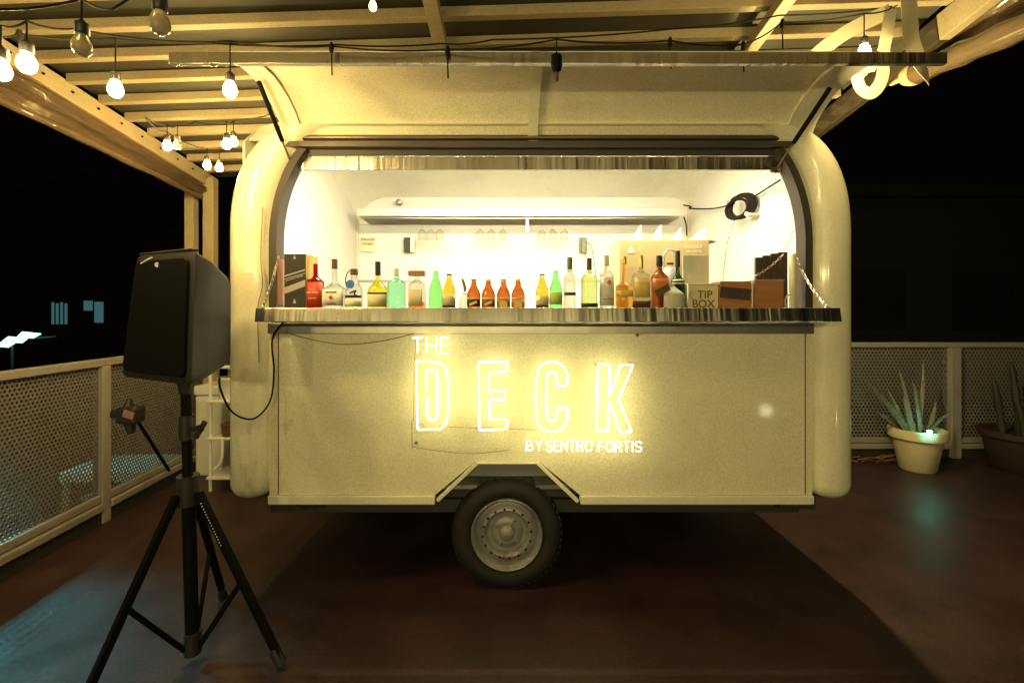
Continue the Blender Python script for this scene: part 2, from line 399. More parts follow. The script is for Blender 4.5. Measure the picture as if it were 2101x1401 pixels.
def cb(u):
    Y = 0.9+u*3.5; return Vector((XL-.03, Y, 2.70-.075*(Y-2.3)))
drape(ct, cb, 70, 40, 3, 0.018).build('vinyl_sheet', 'vinyl', cur, smooth=True, solid=0.003)
pts = [cb(i/40)+Vector((0.02+0.003*math.sin(i*.9), 0, 0.004*math.sin(i*.8))) for i in range(41)]
MB().tube(pts, [0.026+0.004*math.sin(i*1.3) for i in range(41)], 12).build('rolled_edge', 'vinyl_roll', cur, smooth=True)
# rolled curtain at the other side
cu2 = thing('vinyl_curtain', 'rolled clear vinyl curtain with taped end and protruding core pipe at canopy corner', 'curtain', (2.5, 2.9, 2.9))
a = at(1880, 150, 2.93); b = Vector((2.62, 1.4, 2.78)); a2 = at(2101, 55, 2.30)
ax = [a.lerp(a2, i/8) for i in range(9)]+[a2.lerp(a2+(a2-a)*1.2, i/6) for i in range(1, 7)]
rr = [0.066+0.006*math.sin(i*2.1) for i in range(len(ax))]
MB().tube(ax, rr, 18).build('vinyl_roll', 'vinyl_roll', cu2, smooth=True)
d = (a-a2).normalized()
MB().tube([a-d*.01, a+d*.03, a+d*.075, a+d*.10], [.071, .070, .055, .03], 18).build('taped_end', 'tapewrap', cu2, smooth=True)
MB().tube([a+d*.08, a+d*.20], .016, 12).build('core_pipe', 'tapewrap', cu2, smooth=True)
def ct2(u): Y = 1.6+u*1.5; return Vector((XR+.06, Y, rz(XR, Y)-.07))
def cb2(u): Y = 1.6+u*1.5; p = a.lerp(a2, (2.93-Y)/(2.93-2.30)); return p+Vector((0.0, 0, 0.05))
drape(ct2, cb2, 40, 8, 5, 0.02).build('vinyl_sheet', 'vinyl', cu2, smooth=True, solid=0.003)

# webbing straps
def ribbon(pts, w_, nrm=(0, 1, 0), th=0.003):
    m = MB(); pts = smooth_line(pts, k=6); vs = []; n = len(pts)
    for i, p in enumerate(pts):
        t = (pts[min(i+1, n-1)]-pts[max(i-1, 0)]).normalized(); s_ = t.cross(Vector(nrm)).normalized()
        vs += [p-s_*w_/2, p+s_*w_/2]
    return m.add(vs, [(2*i, 2*i+1, 2*i+3, 2*i+2) for i in range(n-1)])
st = thing('webbing_strap', 'cream webbing strap hanging in a loop below the canopy corner bulb', 'strap', at(1830, 20, 2.25))
ribbon([at(1828, 18, 2.25), at(1820, 70, 2.2), at(1812, 112, 2.22), at(1812, 150, 2.20), at(1802, 178, 2.20), at(1785, 192, 2.21), at(1766, 182, 2.22), at(1760, 158, 2.23), at(1775, 142, 2.24), at(1800, 136, 2.2)], 0.058).build('strap_loop', 'webbing', st, solid=0.003)
ribbon([at(1828, 22, 2.27), at(1790, 40, 2.28), at(1745, 62, 2.29), at(1700, 92, 2.30), at(1672, 116, 2.31)], 0.068).build('strap_tail', 'webbing', st, solid=0.003)
st = thing('webbing_strap', 'wide cream webbing strap tied upright beside the rolled curtain end', 'strap', at(1868, 0, 2.4))
ribbon([at(1862, -30, 2.4), at(1866, 20, 2.4), at(1868, 70, 2.38), at(1880, 112, 2.36), at(1894, 140, 2.40), at(1905, 160, 2.5)], 0.085).build('strap_band', 'webbing', st, solid=0.003)
ribbon([at(1862, 62, 2.41), at(1845, 66, 2.42), at(1826, 70, 2.42)], 0.045).build('strap_band', 'webbing', st, solid=0.003)
ribbon([at(1868, 84, 2.37), at(1846, 98, 2.37), at(1822, 112, 2.37)], 0.05).build('strap_band', 'webbing', st, solid=0.003)

# ================================================================== TRAILER
TR = thing('bar_trailer', 'cream white round-cornered bar trailer with its serving hatch propped open', 'trailer', (0.15, 3.35, 0))
BXL, BXR, BZ0 = -1.49, 1.79, 0.478
def outline(inx, H, rx=0.37, rzv=0.56, z0=BZ0, nz=2.25, n=14, cz=None):
    """body outline, from the bottom at x- up and over to the bottom at x+"""
    x0, x1 = BXL+inx, BXR-inx; rx = max(rx-inx*0.0, .05)
    czz = H-rzv
    P = []
    for z in [z0+k*0.016 for k in range(6)]+[0.7, 1.0, 1.3, 1.6, czz]: P.append((x0, z))
    for k in range(1, n+1):
        a = PI/2*k/n; P.append((x0+rx-rx*math.cos(a)**(2/nz), czz+rzv*math.sin(a)**(2/nz)))
    P2 = [(x0+x1-x, z) for x, z in P][::-1]
    return P+P2
secs = [(0.224, 2.440, 2.415), (0.205, 2.405, 2.420), (0.155, 2.385, 2.423), (0.115, 2.376, 2.426), (0.075, 2.380, 2.430), (0.040, 2.395, 2.433), (0.014, 2.424, 2.436), (0, 2.470, 2.440),
        (0, 2.60, 2.56), (0, 2.80, 2.68), (0, 3.1, 2.76), (0, 3.6, 2.76), (0, 4.0, 2.66), (0, 4.25, 2.50), (0.02, 4.34, 2.40), (0.06, 4.38, 2.32)]
def loft(secs, name, m, parent, nz=2.25, tuck=True, **kw):
    mb = MB(); vs = []
    for (ix, Y, H) in secs:
        for k, (x, z) in enumerate(outline(ix, H, nz=nz)):
            if tuck and z < BZ0+0.082:
                t = math.sqrt(max(0, 1-((BZ0+0.082-z)/0.084)**2))
                i2 = 0.10+(ix-0.10)*t
                x = (BXL+i2) if x < 0.15 else (BXR-i2)
                Yk = 2.47+(Y-2.47)*t if Y < 2.47 else Y
            else: Yk = Y
            vs.append((x, Yk, z))
    n = len(vs)//len(secs)
    fs = [(i*n+j, i*n+j+1, (i+1)*n+j+1, (i+1)*n+j) for i in range(len(secs)-1) for j in range(n-1)]
    mb.add(vs, fs)
    return mb.build(name, m, parent, smooth=True, **kw)
shell = loft(secs, 'body_shell', 'paint', TR, solid=0.0)
# back wall of shell + floor
MB().box(BXL+.06, BXR-.06, 4.345, 4.365, BZ0, 1.9).build('rear_panel', 'paint', TR)
MB().box(BXL+.10, BXR-.10, 2.47, 4.34, BZ0-.004, BZ0+.05).build('floor_pan', 'under', TR)
# interior
I0, I1 = -1.42, 1.62
MB().box(I0, I1, 4.24, 4.26, 0.52, 2.66).build('interior_wall', 'inner', TR)
for X0, X1 in ((I0-.012, I0), (I1, I1+.012)):
    vs = [(2.462, .52), (4.238, .52), (4.238, 2.36), (4.0, 2.58), (3.6, 2.675), (3.1, 2.675), (2.8, 2.60), (2.62, 2.50), (2.50, 2.40), (2.462, 2.36)]
    m = MB(); m.add([(X0, y, z) for y, z in vs]+[(X1, y, z) for y, z in vs], [tuple(range(10)), tuple(range(10, 20))[::-1]]+[(i, (i+1) % 10, 10+(i+1) % 10, 10+i) for i in range(10)])
    m.build('interior_wall', 'inner', TR)
m = MB(); prof = [(2.50, 2.385), (2.62, 2.50), (2.8, 2.60), (3.1, 2.68), (3.6, 2.70), (4.0, 2.70), (4.235, 2.70)]
m.add([(I0, y, z) for y, z in prof]+[(I1, y, z) for y, z in prof], [(i, i+1, i+8, i+7) for i in range(6)])
m.build('interior_ceiling', 'inner', TR, smooth=True, solid=0.01)
MB().box(I0+.001, I1-.001, 2.462, 4.239, 0.52, 0.54).build('interior_floor', 'steel_dull', TR)
for X in (I0+.004, I1-.016):
    MB().box(X, X+.012, 4.215, 4.236, 0.56, 2.66).build('corner_trim', 'cream', TR)
# lower back-wall splash band & seam
MB().box(I0+.02, I1-.02, 4.222, 4.238, 1.2, 1.735).build('splash_panel', 'inner', TR)
MB().box(I0+.02, I1-.02, 4.214, 4.221, 1.728, 1.752).build('splash_trim', 'steel_dull', TR)
# work bench inside
MB().box(I0+.02, I1-.02, 2.475, 2.95, 1.395, 1.425).build('work_bench', 'steel_dull', TR, bevel=.003)

# front panel (flat) with wheel arch cut
YP = 2.412
def xz(px, py, Y=YP): p = at(px, py, Y); return (p.x, p.z)
al = [xz(893, 1022), xz(976, 946), xz(1106, 946), xz(1190, 1024)]
pl, pr = BXL+0.226, BXR-0.226
zs = 0.508
fp = [(pl, zs), (al[0][0], zs), (al[1][0], al[1][1]), (al[2][0], al[2][1]), (al[3][0], zs), (pr, zs), (pr, 1.40), (pl, 1.40)]
fpan = MB().poly(fp, YP, YP+.02).build('front_panel', 'panel', TR)
# narrow seams strips at the ends of panel
for X in (pl+.045, pr-.04):
    MB().box(X, X+.005, YP-.003, YP+.004, zs+.004, 1.395).build('seam', 'brownink', TR)
# sill
MB().box(pl-.002, al[0][0], YP-.014, YP+.03, 0.462, 0.5065).build('sill', 'paint', TR, bevel=.004)
MB().box(al[3][0], pr+.002, YP-.014, YP+.03, 0.462, 0.5065).build('sill', 'paint', TR, bevel=.004)
for p, q in ((al[0], al[1]), (al[3], al[2])):
    s_ = 1 if p is al[0] else -1
    MB().bar((p[0]+s_*.012, YP-.003, p[1]-.008), (q[0]+s_*.010, YP-.003, q[1]-.004), .03, .018).build('arch_trim', 'paint', TR, bevel=.003)
MB().bar((al[1][0]+.01, YP-.003, al[1][1]-.006), (al[2][0]-.01, YP-.003, al[2][1]-.006), .03, .008).build('arch_trim', 'paint', TR, bevel=.002)
# fender + wheel well
g = [xz(955, 988, 2.435), xz(985, 948, 2.435), xz(1100, 948, 2.435), xz(1150, 988, 2.435)]
g = [(al[1][0]-.085, al[1][1]-.085), (al[1][0]-.004, al[1][1]-.004), (al[2][0]+.004, al[2][1]-.004), (al[2][0]+.085, al[2][1]-.085)]
MB().poly(g, 2.436, 2.448).build('fender_plate', 'darkpaint', TR)
MB().box(al[0][0]-.02, al[3][0]+.02, 2.72, 2.74, 0.45, al[1][1]+.06).build('wheel_well', 'under', TR)
# chassis rails & axle, jack feet
MB().box(-1.30, 1.55, 2.50, 2.56, 0.38, 0.45).build('chassis_rail', 'under', TR)
MB().box(-1.30, 1.55, 4.10, 4.16, 0.38, 0.45).build('chassis_rail', 'under', TR)
for X in (-1.1, 0.4, 1.35): MB().box(X, X+.05, 2.562, 4.098, 0.39, 0.445).build('cross_member', 'under', TR)
MB().tube([(-.022, 2.5, .285), (-.022, 4.2, .285)], .03, 12).build('axle', 'under', TR)
MB().lathe([(.03, 0), (.085, .006), (.085, .014), (.04, .03), (.025, .05)], 16, (-1.08, 2.52, 0.41)).build('jack_foot', 'under', TR)
MB().box(1.41, 1.60, 2.44, 2.50, 0.42, 0.452).build('jack_foot', 'under', TR, bevel=.01)
MB().box(1.575, 1.60, 2.436, 2.46, 0.42, 0.50).build('jack_lever', 'under', TR, bevel=.006)
# far side wheel + near wheel
def wheel(Y0, sgn, parent):
    cx, cz = at(1040, 1100, 2.43).x, 0.290
    ty = MB().lathe([(.187, .02), (.205, .0), (.235, -.006), (.265, .004), (.284, .026), (.290, .06), (.290, .13), (.284, .165), (.265, .185), (.205, .19), (.187, .17)], 64, (cx, Y0, cz), 'y', cap=False).build('tyre', 'tyre', parent, smooth=True)
    tr = MB()
    for k in range(48):
        a_ = 2*PI*k/48
        for yy, da in ((.045, 0), (.115, PI/48)):
            c = Vector((cx+.2895*math.cos(a_+da), Y0+yy, cz+.2895*math.sin(a_+da)))
            t_ = Vector((-math.sin(a_+da), .3, math.cos(a_+da)))
            tr.bar(c-t_*.011, c+t_*.011, .045, .006, up=(math.cos(a_+da), 0, math.sin(a_+da)))
    tr.build('tread', 'tyre', ty)
    ri = MB().lathe([(.186, .03), (.190, .006), (.184, -.004), (.178, .004), (.172, .022), (.160, .040), (.150, .036), (.136, .020), (.122, .018), (.112, .030), (.104, .044), (.086, .046), (.070, .034), (.050, .030), (.040, .034)], 64, (cx, Y0, cz), 'y', cap=False).build('rim', 'rim', parent, smooth=True)
    MB().lathe([(.042, .036), (.042, .020), (.036, .012), (.020, .006), (.001, .004)], 24, (cx, Y0, cz), 'y', cap=False).build('hub_cap', 'rim', parent, smooth=True)
    for k in range(4):
        a_ = PI/4*0+2*PI*k/4+.95
        MB().lathe([(.011, .036), (.011, .020), (.006, .014), (.001, .014)], 6, (cx+.066*math.cos(a_), Y0, cz+.066*math.sin(a_)), 'y').build('wheel_nut', 'darkpaint', ri)
    for k in range(16):
        a_ = 2*PI*k/16+.1
        MB().lathe([(.0062, .0165), (.0062, .0195), (.001, .0195)], 8, (cx+.129*math.cos(a_), Y0, cz+.129*math.sin(a_)), 'y').build('vent_hole', 'blackmetal', ri)
    MB().lathe([(.17, .08), (.02, .08)], 24, (cx, Y0, cz), 'y').build('brake_drum', 'under', parent)
wh = bpy.data.objects.new('wheel', None); COL.objects.link(wh); wh.parent = TR; ORG[wh.name] = ORG[TR.name].copy()
wheel(2.425, 1, wh)
# far side: plain tyre
MB().lathe([(.10, .0), (.235, -.006), (.279, .028), (.285, .06), (.285, .13), (.262, .185), (.10, .19)], 40, (at(1040, 1100, 2.43).x, 4.12, .285), 'y').build('tyre', 'tyre', TR, smooth=True)

# opening frame (dark seal)
def arch(inx, topz, n=12, rx=.35, rzv=.60, zb=1.42, zc=1.82, zcut=2.315):
    x0, x1 = BXL+inx, BXR-inx; P = [(x0, zb), (x0, 1.6), (x0, zc)]
    for k in range(1, 40):
        a_ = PI/2*k/39; z = zc+rzv*math.sin(a_)
        x = x0+rx-rx*math.cos(a_)
        P.append((x, min(z, zcut)))
        if z >= zcut: break
    return P
def seal(side):
    A = arch(.224, 0); B = arch(.267, 0, rx=.34, rzv=.575)
    n = min(len(A), len(B)); vs = []
    for (xa, za), (xb, zb) in zip(A[:n], B[:n]):
        if side < 0: xa, xb = BXL+BXR-xa, BXL+BXR-xb
        vs += [(xa, 2.445, za), (xa, 2.410, za), (xb, 2.402, zb), (xb, 2.485, zb)]
    fs = [(i*4+j, i*4+(j+1) % 4, (i+1)*4+(j+1) % 4, (i+1)*4+j) for i in range(n-1) for j in range(4)]
    return MB().add(vs, fs).build('opening_seal', 'rubber', TR, smooth=True)
seal(1); seal(-1)
# filler between the seal and the shell lip
for side in (1, -1):
    A = arch(.200, 0, rzv=.60); vs = []
    C = outline(.19, 2.42)
    pass
# hinge, gutter, stainless valance
GX0, GX1 = -1.17, 1.42
MB().box(GX0+.03, GX1-.03, 2.43, 2.47, 2.315, 2.40).build('hatch_header', 'gutter', TR, bevel=.004)
MB().tube([(GX0, 2.425, 2.372), (GX1, 2.425, 2.372)], .014, 12).build('hinge', 'gutter', TR, smooth=True)
MB().box(GX0-.01, GX1+.03, 2.395, 2.44, 2.315, 2.345).build('rain_gutter', 'gutter', TR, bevel=.004)
MB().box(GX0-.02, GX1+.02, 2.44, 2.452, 2.285, 2.3145).build('header_trim', 'rubber', TR, bevel=.002)
MB().box(GX0-.03, GX1+.05, 2.455, 2.475, 2.213, 2.284).build('valance', 'steel', TR, bevel=.002)
# under-counter skirting
MB().box(pl+.002, pr-.004, YP-.022, YP-.002, 1.348, 1.402).build('skirting', 'steel_dull', TR, bevel=.002)

# ---- hatch
HX0, HX1 = -1.19, 1.56
hp = [(2.425, 2.355), (2.375, 2.425), (2.33, 2.462), (2.26, 2.500), (2.19, 2.524), (2.12, 2.536), (2.04, 2.535), (1.965, 2.520)]
hatch = bpy.data.objects.new('hatch', None); COL.objects.link(hatch); hatch.parent = TR; ORG[hatch.name] = ORG[TR.name].copy()
def hsheet(x0, x1, off, name, m, th):
    n = len(hp); vs = []
    for i, (y, z) in enumerate(hp):
        t = (Vector((0, *hp[min(i+1, n-1)]))-Vector((0, *hp[max(i-1, 0)]))).normalized()
        nn = Vector((0, -t.z, t.y));  nn = nn if nn.z > 0 or nn.y > 0 else -nn
        nn = Vector((0, -t.z, t.y)) * (-1 if (-t.z*0+t.y) > 0 else 1)   # pointing up / back
        if nn.z < 0: nn = -nn
        for x in (x0, x1):
            vs.append((x, y+nn.y*off, z+nn.z*off)); vs.append((x, y+nn.y*(off+th), z+nn.z*(off+th)))
    fs = []
    for i in range(n-1):
        a_, b_ = i*4, (i+1)*4
        fs += [(a_, a_+2, b_+2, b_), (a_+1, b_+1, b_+3, a_+3), (a_, b_, b_+1, a_+1), (a_+2, a_+3, b_+3, b_+2)]
    fs += [(0, 1, 3, 2), ((n-1)*4, (n-1)*4+2, (n-1)*4+3, (n-1)*4+1)]
    return MB().add(vs, fs).build(name, m, hatch, smooth=True)
hsheet(HX0, HX1, 0.030, 'hatch_skin', 'paint', 0.012)
hsheet(HX0+.10, HX1-.14, 0.016, 'hatch_lining', 'panel', 0.0139)
hsheet(HX0, HX0+.10, 0.0, 'hatch_side', 'paint', 0.0299)
hsheet(HX1-.14, HX1, 0.0, 'hatch_side', 'paint', 0.0299)
xr = at(1094, 200, 2.3).x
hsheet(xr-.022, xr+.030, 0.003, 'hatch_rib', 'paint', 0.0129)
MB().box(-1.44, 1.825, 1.940, 1.964, 2.500, 2.548).build('drip_edge', 'steel', hatch, bevel=.002)
MB().box(-1.43, 1.815, 1.9642, 2.02, 2.548, 2.556).build('drip_flange', 'steel_dull', hatch)
# gas struts
def strut(top, bot, nm='gas_strut'):
    top = Vector(top); bot = Vector(bot); mid = top.lerp(bot, .62)
    s_ = MB().tube([top, mid], .011, 10).build(nm, 'blackmetal', TR, smooth=True)
    MB().tube([mid, bot], .0055, 8).build('strut_rod', 'thinwire', s_, smooth=True)
    MB().lathe([(.014, -.008), (.014, .008)], 10, bot, 'y').build('strut_end', 'rubber', s_)
strut(at(531, 168, 2.08)+Vector((0,0,0)), at(604, 352, 2.47))
strut(at(1702, 182, 2.06), at(1591, 350, 2.47))
for px in (604, 1591):
    p = at(px, 350, 2.472); MB().box(p.x-.03, p.x+.03, 2.464, 2.476, p.z-.012, p.z+.02).build('strut_bracket', 'steel_dull', TR)

# ---- counter (fold-down serving shelf)
CZ = 1.478
CX0, CX1 = -1.185, 1.518
ctr = bpy.data.objects.new('counter', None); COL.objects.link(ctr); ctr.parent = TR; ORG[ctr.name] = ORG[TR.name].copy()
MB().box(CX0+.002, CX1-.002, 2.152, 2.41, CZ-.012, CZ).build('counter_top', 'steel', ctr)
MB().add([(CX0,2.128,CZ-.064),(CX1,2.128,CZ-.064),(CX1,2.150,CZ-.064),(CX0,2.150,CZ-.064),(CX0,2.140,CZ+.001),(CX1,2.140,CZ+.001),(CX1,2.1515,CZ+.001),(CX0,2.1515,CZ+.001)],[(0,3,2,1),(4,5,6,7),(0,1,5,4),(1,2,6,5),(2,3,7,6),(3,0,4,7)]).build('counter_lip', 'steel', ctr, bevel=.003)
for x in (CX0, CX1-.010): MB().box(x, x+.010, 2.1505, 2.41, CZ-.064, CZ-.0125).build('counter_side', 'steel', ctr)
for x in (-.9, -.2, .5, 1.2): MB().box(x, x+.03, 2.16, 2.40, CZ-.05, CZ-.0125).build('counter_rib', 'steel_dull', ctr)

# chains
def chain(a_, b_, sg, label, n=None, r=.0022, L=.022):
    P = sag(a_, b_, sg, 40); tot = sum((P[i+1]-P[i]).length for i in range(40)); n = n or int(tot/(L*.78))
    mb = MB()
    for k in range(n):
        t = (k+.5)/n*40; i = int(t); p = P[i].lerp(P[min(i+1, 40)], t-i); dr = (P[min(i+1, 40)]-P[i]).normalized()
        sd = dr.cross(Vector((0, 1, 0))).normalized() if k % 2 else dr.cross(dr.cross(Vector((0, 1, 0)))).normalized()
        pts = [p+dr*(L/2*math.cos(q))+sd*(L*.28*math.sin(q)) for q in [2*PI*j/8 for j in range(8)]]
        mb.tube(pts, r, 5, closed=True)
    o = mb.build('chain', 'chrome', None, smooth=True); return tag(o, label, 'chain')
chain(at(572, 525, 2.43), (CX0+.02, 2.16, CZ), .02, 'thin zinc chain holding up the counter end beside the striped carton')
chain(at(1634, 530, 2.43), (CX1-.04, 2.16, CZ), .03, 'thin zinc chain holding up the counter end beside the dark board')

# ---- interior shelf, ceiling tube, small fittings
shf = thing('wall_shelf', 'long stainless shelf with glass rails along the trailer back wall', 'shelf', (0, 4.0, 2.25))
sx0, sx1 = at(732, 440, 3.9).x, at(1400, 440, 3.9).x
zt = at(732, 443, 3.9).z
MB().box(sx0, sx1, 3.90, 3.912, zt, zt+.062).build('shelf_lip', 'shelfsteel', shf, bevel=.002)
MB().box(sx0+.001, sx1-.001, 3.913, 4.235, zt+.004, zt+.014).build('shelf_top', 'steel_dull', shf)
for k in range(10):
    y = 3.935+k*.03; MB().bar((sx0+.02, y, zt-.012), (sx1-.02, y, zt-.012), .006, .006).build('glass_rail', 'steel_dull', shf)
MB().box(at(1082, 500, 3.92).x-.012, at(1082, 500, 3.92).x+.012, 3.92, 3.935, zt-.13, zt-.016).build('hanger', 'plasticwhite', shf)
lt = thing('ceiling_tube_lamp', 'lit tube lamp fixed to the trailer ceiling, with fill tubes added behind the valance', 'lamp', (0.05, 2.9, 2.6))
for x0 in (-.98, .14):
    MB().tube([(x0, 2.515, 2.262), (x0+.98, 2.515, 2.262)], .011, 10).build('light_tube', 'tube', lt, smooth=True)  # unseen tube added behind the valance to brighten under the shelf
    MB().box(x0-.02, x0+1.0, 2.4765, 2.50, 2.245, 2.28).build('tube_housing', 'plasticwhite', lt)
    MB().tube([(x0, 2.80, 2.555), (x0+.98, 2.80, 2.555)], .014, 12).build('light_tube', 'tube', lt, smooth=True)
    MB().box(x0-.02, x0+1.0, 2.78, 2.82, 2.575, 2.592).build('tube_housing', 'plasticwhite', lt)

def area(loc, sx, sy, watts, aim):
    l = bpy.data.lights.new('tube_light', 'AREA'); l.shape = 'RECTANGLE'; l.size = sx; l.size_y = sy; l.energy = watts; l.color = (1.0, 0.88, 0.58)
    o = bpy.data.objects.new('tube_light', l); COL.objects.link(o); o.parent = lt; o.location = Vector(loc)-ORG[lt.name]
    o.rotation_euler = Vector(aim).to_track_quat('-Z', 'Y').to_euler()
area((.06, 2.80, 2.535), 2.1, .03, P_TUBE, (0, .25, -1))
area((.06, 2.53, 2.246), 2.1, .022, P_TUBE*.55, (0, .75, -.66))  # light of the tubes added behind the valance
M['wineglass'] = film('thin_wine_glass', (0.98, 0.98, 0.97), 0.85, 0.03)
gx = [866, 884, 902, 985, 1008, 1032, 1112, 1134, 1158]
nm_ = ['next to the dark switch box', 'second in from the dark switch box', 'third in from the dark switch box', 'on the switch side of the white hanger, outer', 'on the switch side of the white hanger, middle',
       'just beside the white hanger', 'just past the white hanger', 'second past the white hanger', 'beside the black plug socket']
for k, px in enumerate(gx):
    p = at(px, 484, 4.02); t = thing('wine_glass', 'upturned clear wine glass hanging from shelf, '+nm_[k], 'glass', (p.x, 4.02, p.z), 'wine glasses hanging under the wall shelf')
    zz = zt-.006
    MB().lathe([(.034, zz), (.034, zz-.002), (.004, zz-.006), (.0035, zz-.075), (.012, zz-.085), (.036, zz-.115), (.040, zz-.145), (.032, zz-.185), (.030, zz-.185), (.037, zz-.145), (.033, zz-.117), (.010, zz-.089), (.001, zz-.087)], 16, (p.x, 4.02, 0), cap=False).build('glass_bowl', 'wineglass', t, smooth=True)

def simple(name, label, cat, mb, m, **kw): return tag(mb.build(name, m, None, **kw), label, cat)
def bx(px0, px1, py0, py1, Y, dep):
    a_ = at(px0, py1, Y); b_ = at(px1, py0, Y); return MB().box(a_.x, b_.x, Y, Y+dep, a_.z, b_.z)
# notice
t = thing('paper_notice', 'small printed paper notice taped to the trailer back wall', 'notice', at(755, 500, 4.22))
bx(741, 769, 486, 517, 4.222, .004).build('sheet', 'cream', t)
for i, (py, s_) in enumerate(((492, .045), (501, .05))):
    text('STRAIGHT' if i == 0 else 'WHISKY', .028, 'brownink', t, at(755, py, 4.219)+Vector((0, -.0, 0)))
t = thing('switch_box', 'black wall switch box with a white cup shape beside it', 'switch', at(838, 500, 4.2))
bx(828, 846, 487, 516, 4.17, .05).build('box_body', 'black', t, bevel=.004)
bx(841, 850, 486, 517, 4.15, .02).build('switch_plate', 'plasticwhite', t, bevel=.008)
t = thing('plug_socket', 'grey wall socket with a plug and cord hanging towards the bottles', 'socket', at(1195, 500, 4.2))
bx(1189, 1204, 487, 517, 4.19, .03).build('socket_plate', 'grey', t, bevel=.004)
bx(1194, 1203, 492, 519, 4.15, .04).build('plug', 'grey', t, bevel=.006)
MB().tube(smooth_line([at(1202, 497, 4.14), at(1212, 503, 4.1), at(1217, 525, 4.1), at(1222, 560, 4.1), at(1226, 630, 4.1)]), .004, 6).build('cord', 'thinwire', t, smooth=True)
p = at(818, 414, 4.18); simple('wall_gauge', 'small round metal gauge on trailer wall over the shelf', 'gauge', MB().lathe([(.026, .05), (.026, 0), (.018, -.006), (.001, -.008)], 20, (p.x, 4.18, p.z), 'y'), 'steel_dull', smooth=True)
for px, h, q in ((910, .05, 'tallest of the three standing on the wall shelf'), (936, .035, 'middle one of three standing on the wall shelf'), (957, .03, 'squat one standing on the wall shelf')):
    p = at(px, 428, 4.0); r_ = .022
    simple('white_cup', 'small white cup, '+q, 'cup', MB().lathe([(r_*.7, zt+.0145), (r_, zt+.0145+h+.02), (r_*.9, zt+.0145+h+.02), (r_*.62, zt+.02)], 18, (p.x, 4.0, 0)), 'plasticwhite', smooth=True)
# hooks/clips in the corners, curved wire on end wall
MB().tube(smooth_line([at(588, 420, 3.0)+Vector((.0, 0, 0)), at(600, 413, 3.1), at(612, 422, 3.2), at(622, 442, 3.3)]), .004, 6)
# cable coil on the end wall
def wallpt(px, py, X=I1-.014):
    u = (px-1050.5)/F; return at(px, py, X/u*(1)*1.0) if True else None
coil = thing('cable_coil', 'coiled black cable tied up on the trailer end wall', 'cable coil', wallpt(1535, 425))
c0 = wallpt(1537, 425); X0 = c0.x
for k in range(7):
    r1 = .105*(1-.035*k)*random.uniform(.94, 1.04); dy = random.uniform(-.02, .02); dzz = random.uniform(-.012, .012)
    pts = [Vector((X0-.045-k*.006-math.cos(q)*.032, c0.y+dy+math.cos(q)*r1*1.05, c0.z+dzz+math.sin(q)*r1*.78)) for q in [2*PI*j/28 for j in range(28)]]
    MB().tube(pts, .010, 6, closed=True).build('cable_turn', 'cable', coil, smooth=True)
for sgn in (1, -1):
    MB().bar((X0-.06-sgn*.03, c0.y+sgn*.07, c0.z+sgn*.055), (X0-.06-sgn*.03, c0.y+sgn*.11, c0.z+sgn*.085), .07, .02).build('cable_tie', 'plasticwhite', coil)
o = MB().tube(smooth_line([at(1402, 421, 4.15), at(1418, 424, 4.1), wallpt(1440, 428)-Vector((.1,0,0)), wallpt(1475, 428)-Vector((.04,0,0)), wallpt(1512, 418)-Vector((.02,0,0))]), .006, 6).build('lamp_cable', 'cable', None, smooth=True)
tag(o, 'thin dark cable sagging across the back wall into the coil', 'cable')
o = MB().tube(smooth_line([wallpt(1553, 404)-Vector((.02,0,0)), wallpt(1572, 392)-Vector((.02,0,0)), at(1600, 370, 2.62)]), .006, 6).build('lamp_cable', 'cable', None, smooth=True)
tag(o, 'dark cable rising from the coil towards the strut bracket', 'cable')
o = MB().tube(smooth_line([at(1403, 445, 4.2), at(1408, 462, 4.18), at(1409, 484, 4.16)]), .006, 6).build('lamp_cable', 'cable', None, smooth=True)
tag(o, 'short dark cord hanging from the wall shelf end', 'cable')
o = MB().tube(smooth_line([wallpt(1510, 452)-Vector((.01,0,0)), wallpt(1497, 490)-Vector((.01,0,0)), wallpt(1487, 560)-Vector((.01,0,0)), wallpt(1484, 625)-Vector((.01,0,0))]), .003, 6).build('lamp_cable', 'thinwire', None, smooth=True)
tag(o, 'hair-thin wire dropping from the coil to the bench', 'cable')

# ================================================================== BOTTLES
BY = 2.29
def gmat(key, col, ior=1.36):
    if key not in M: M[key] = film(key, col, 0.42, 0.03)
    return key
gmat('amber_glass', (0.95, 0.42, 0.05), 1.2); gmat('brown_glass', (0.50, 0.19, 0.045), 1.2); gmat('green_glass', (0.40, 0.90, 0.42), 1.2); gmat('aqua_glass', (0.50, 0.92, 0.72), 1.2)
gmat('clear_glass', (0.97, 0.98, 0.95), 1.15); gmat('yellow_glass', (0.96, 0.88, 0.15), 1.2); gmat('pale_green_glass', (0.82, 0.94, 0.55), 1.15); gmat('orange_glass', (0.99, 0.62, 0.15), 1.2)
gmat('dark_green_glass', (0.10, 0.22, 0.12)); gmat('red_glass', (0.36, 0.02, 0.015), 1.2); gmat('honey_glass', (0.97, 0.72, 0.14), 1.2)
M['frost'] = mat('frosted_white_glass', (0.84, 0.83, 0.68), 0.35, trans=0.35, ior=1.2)
BG = 'bottles standing along the serving counter'
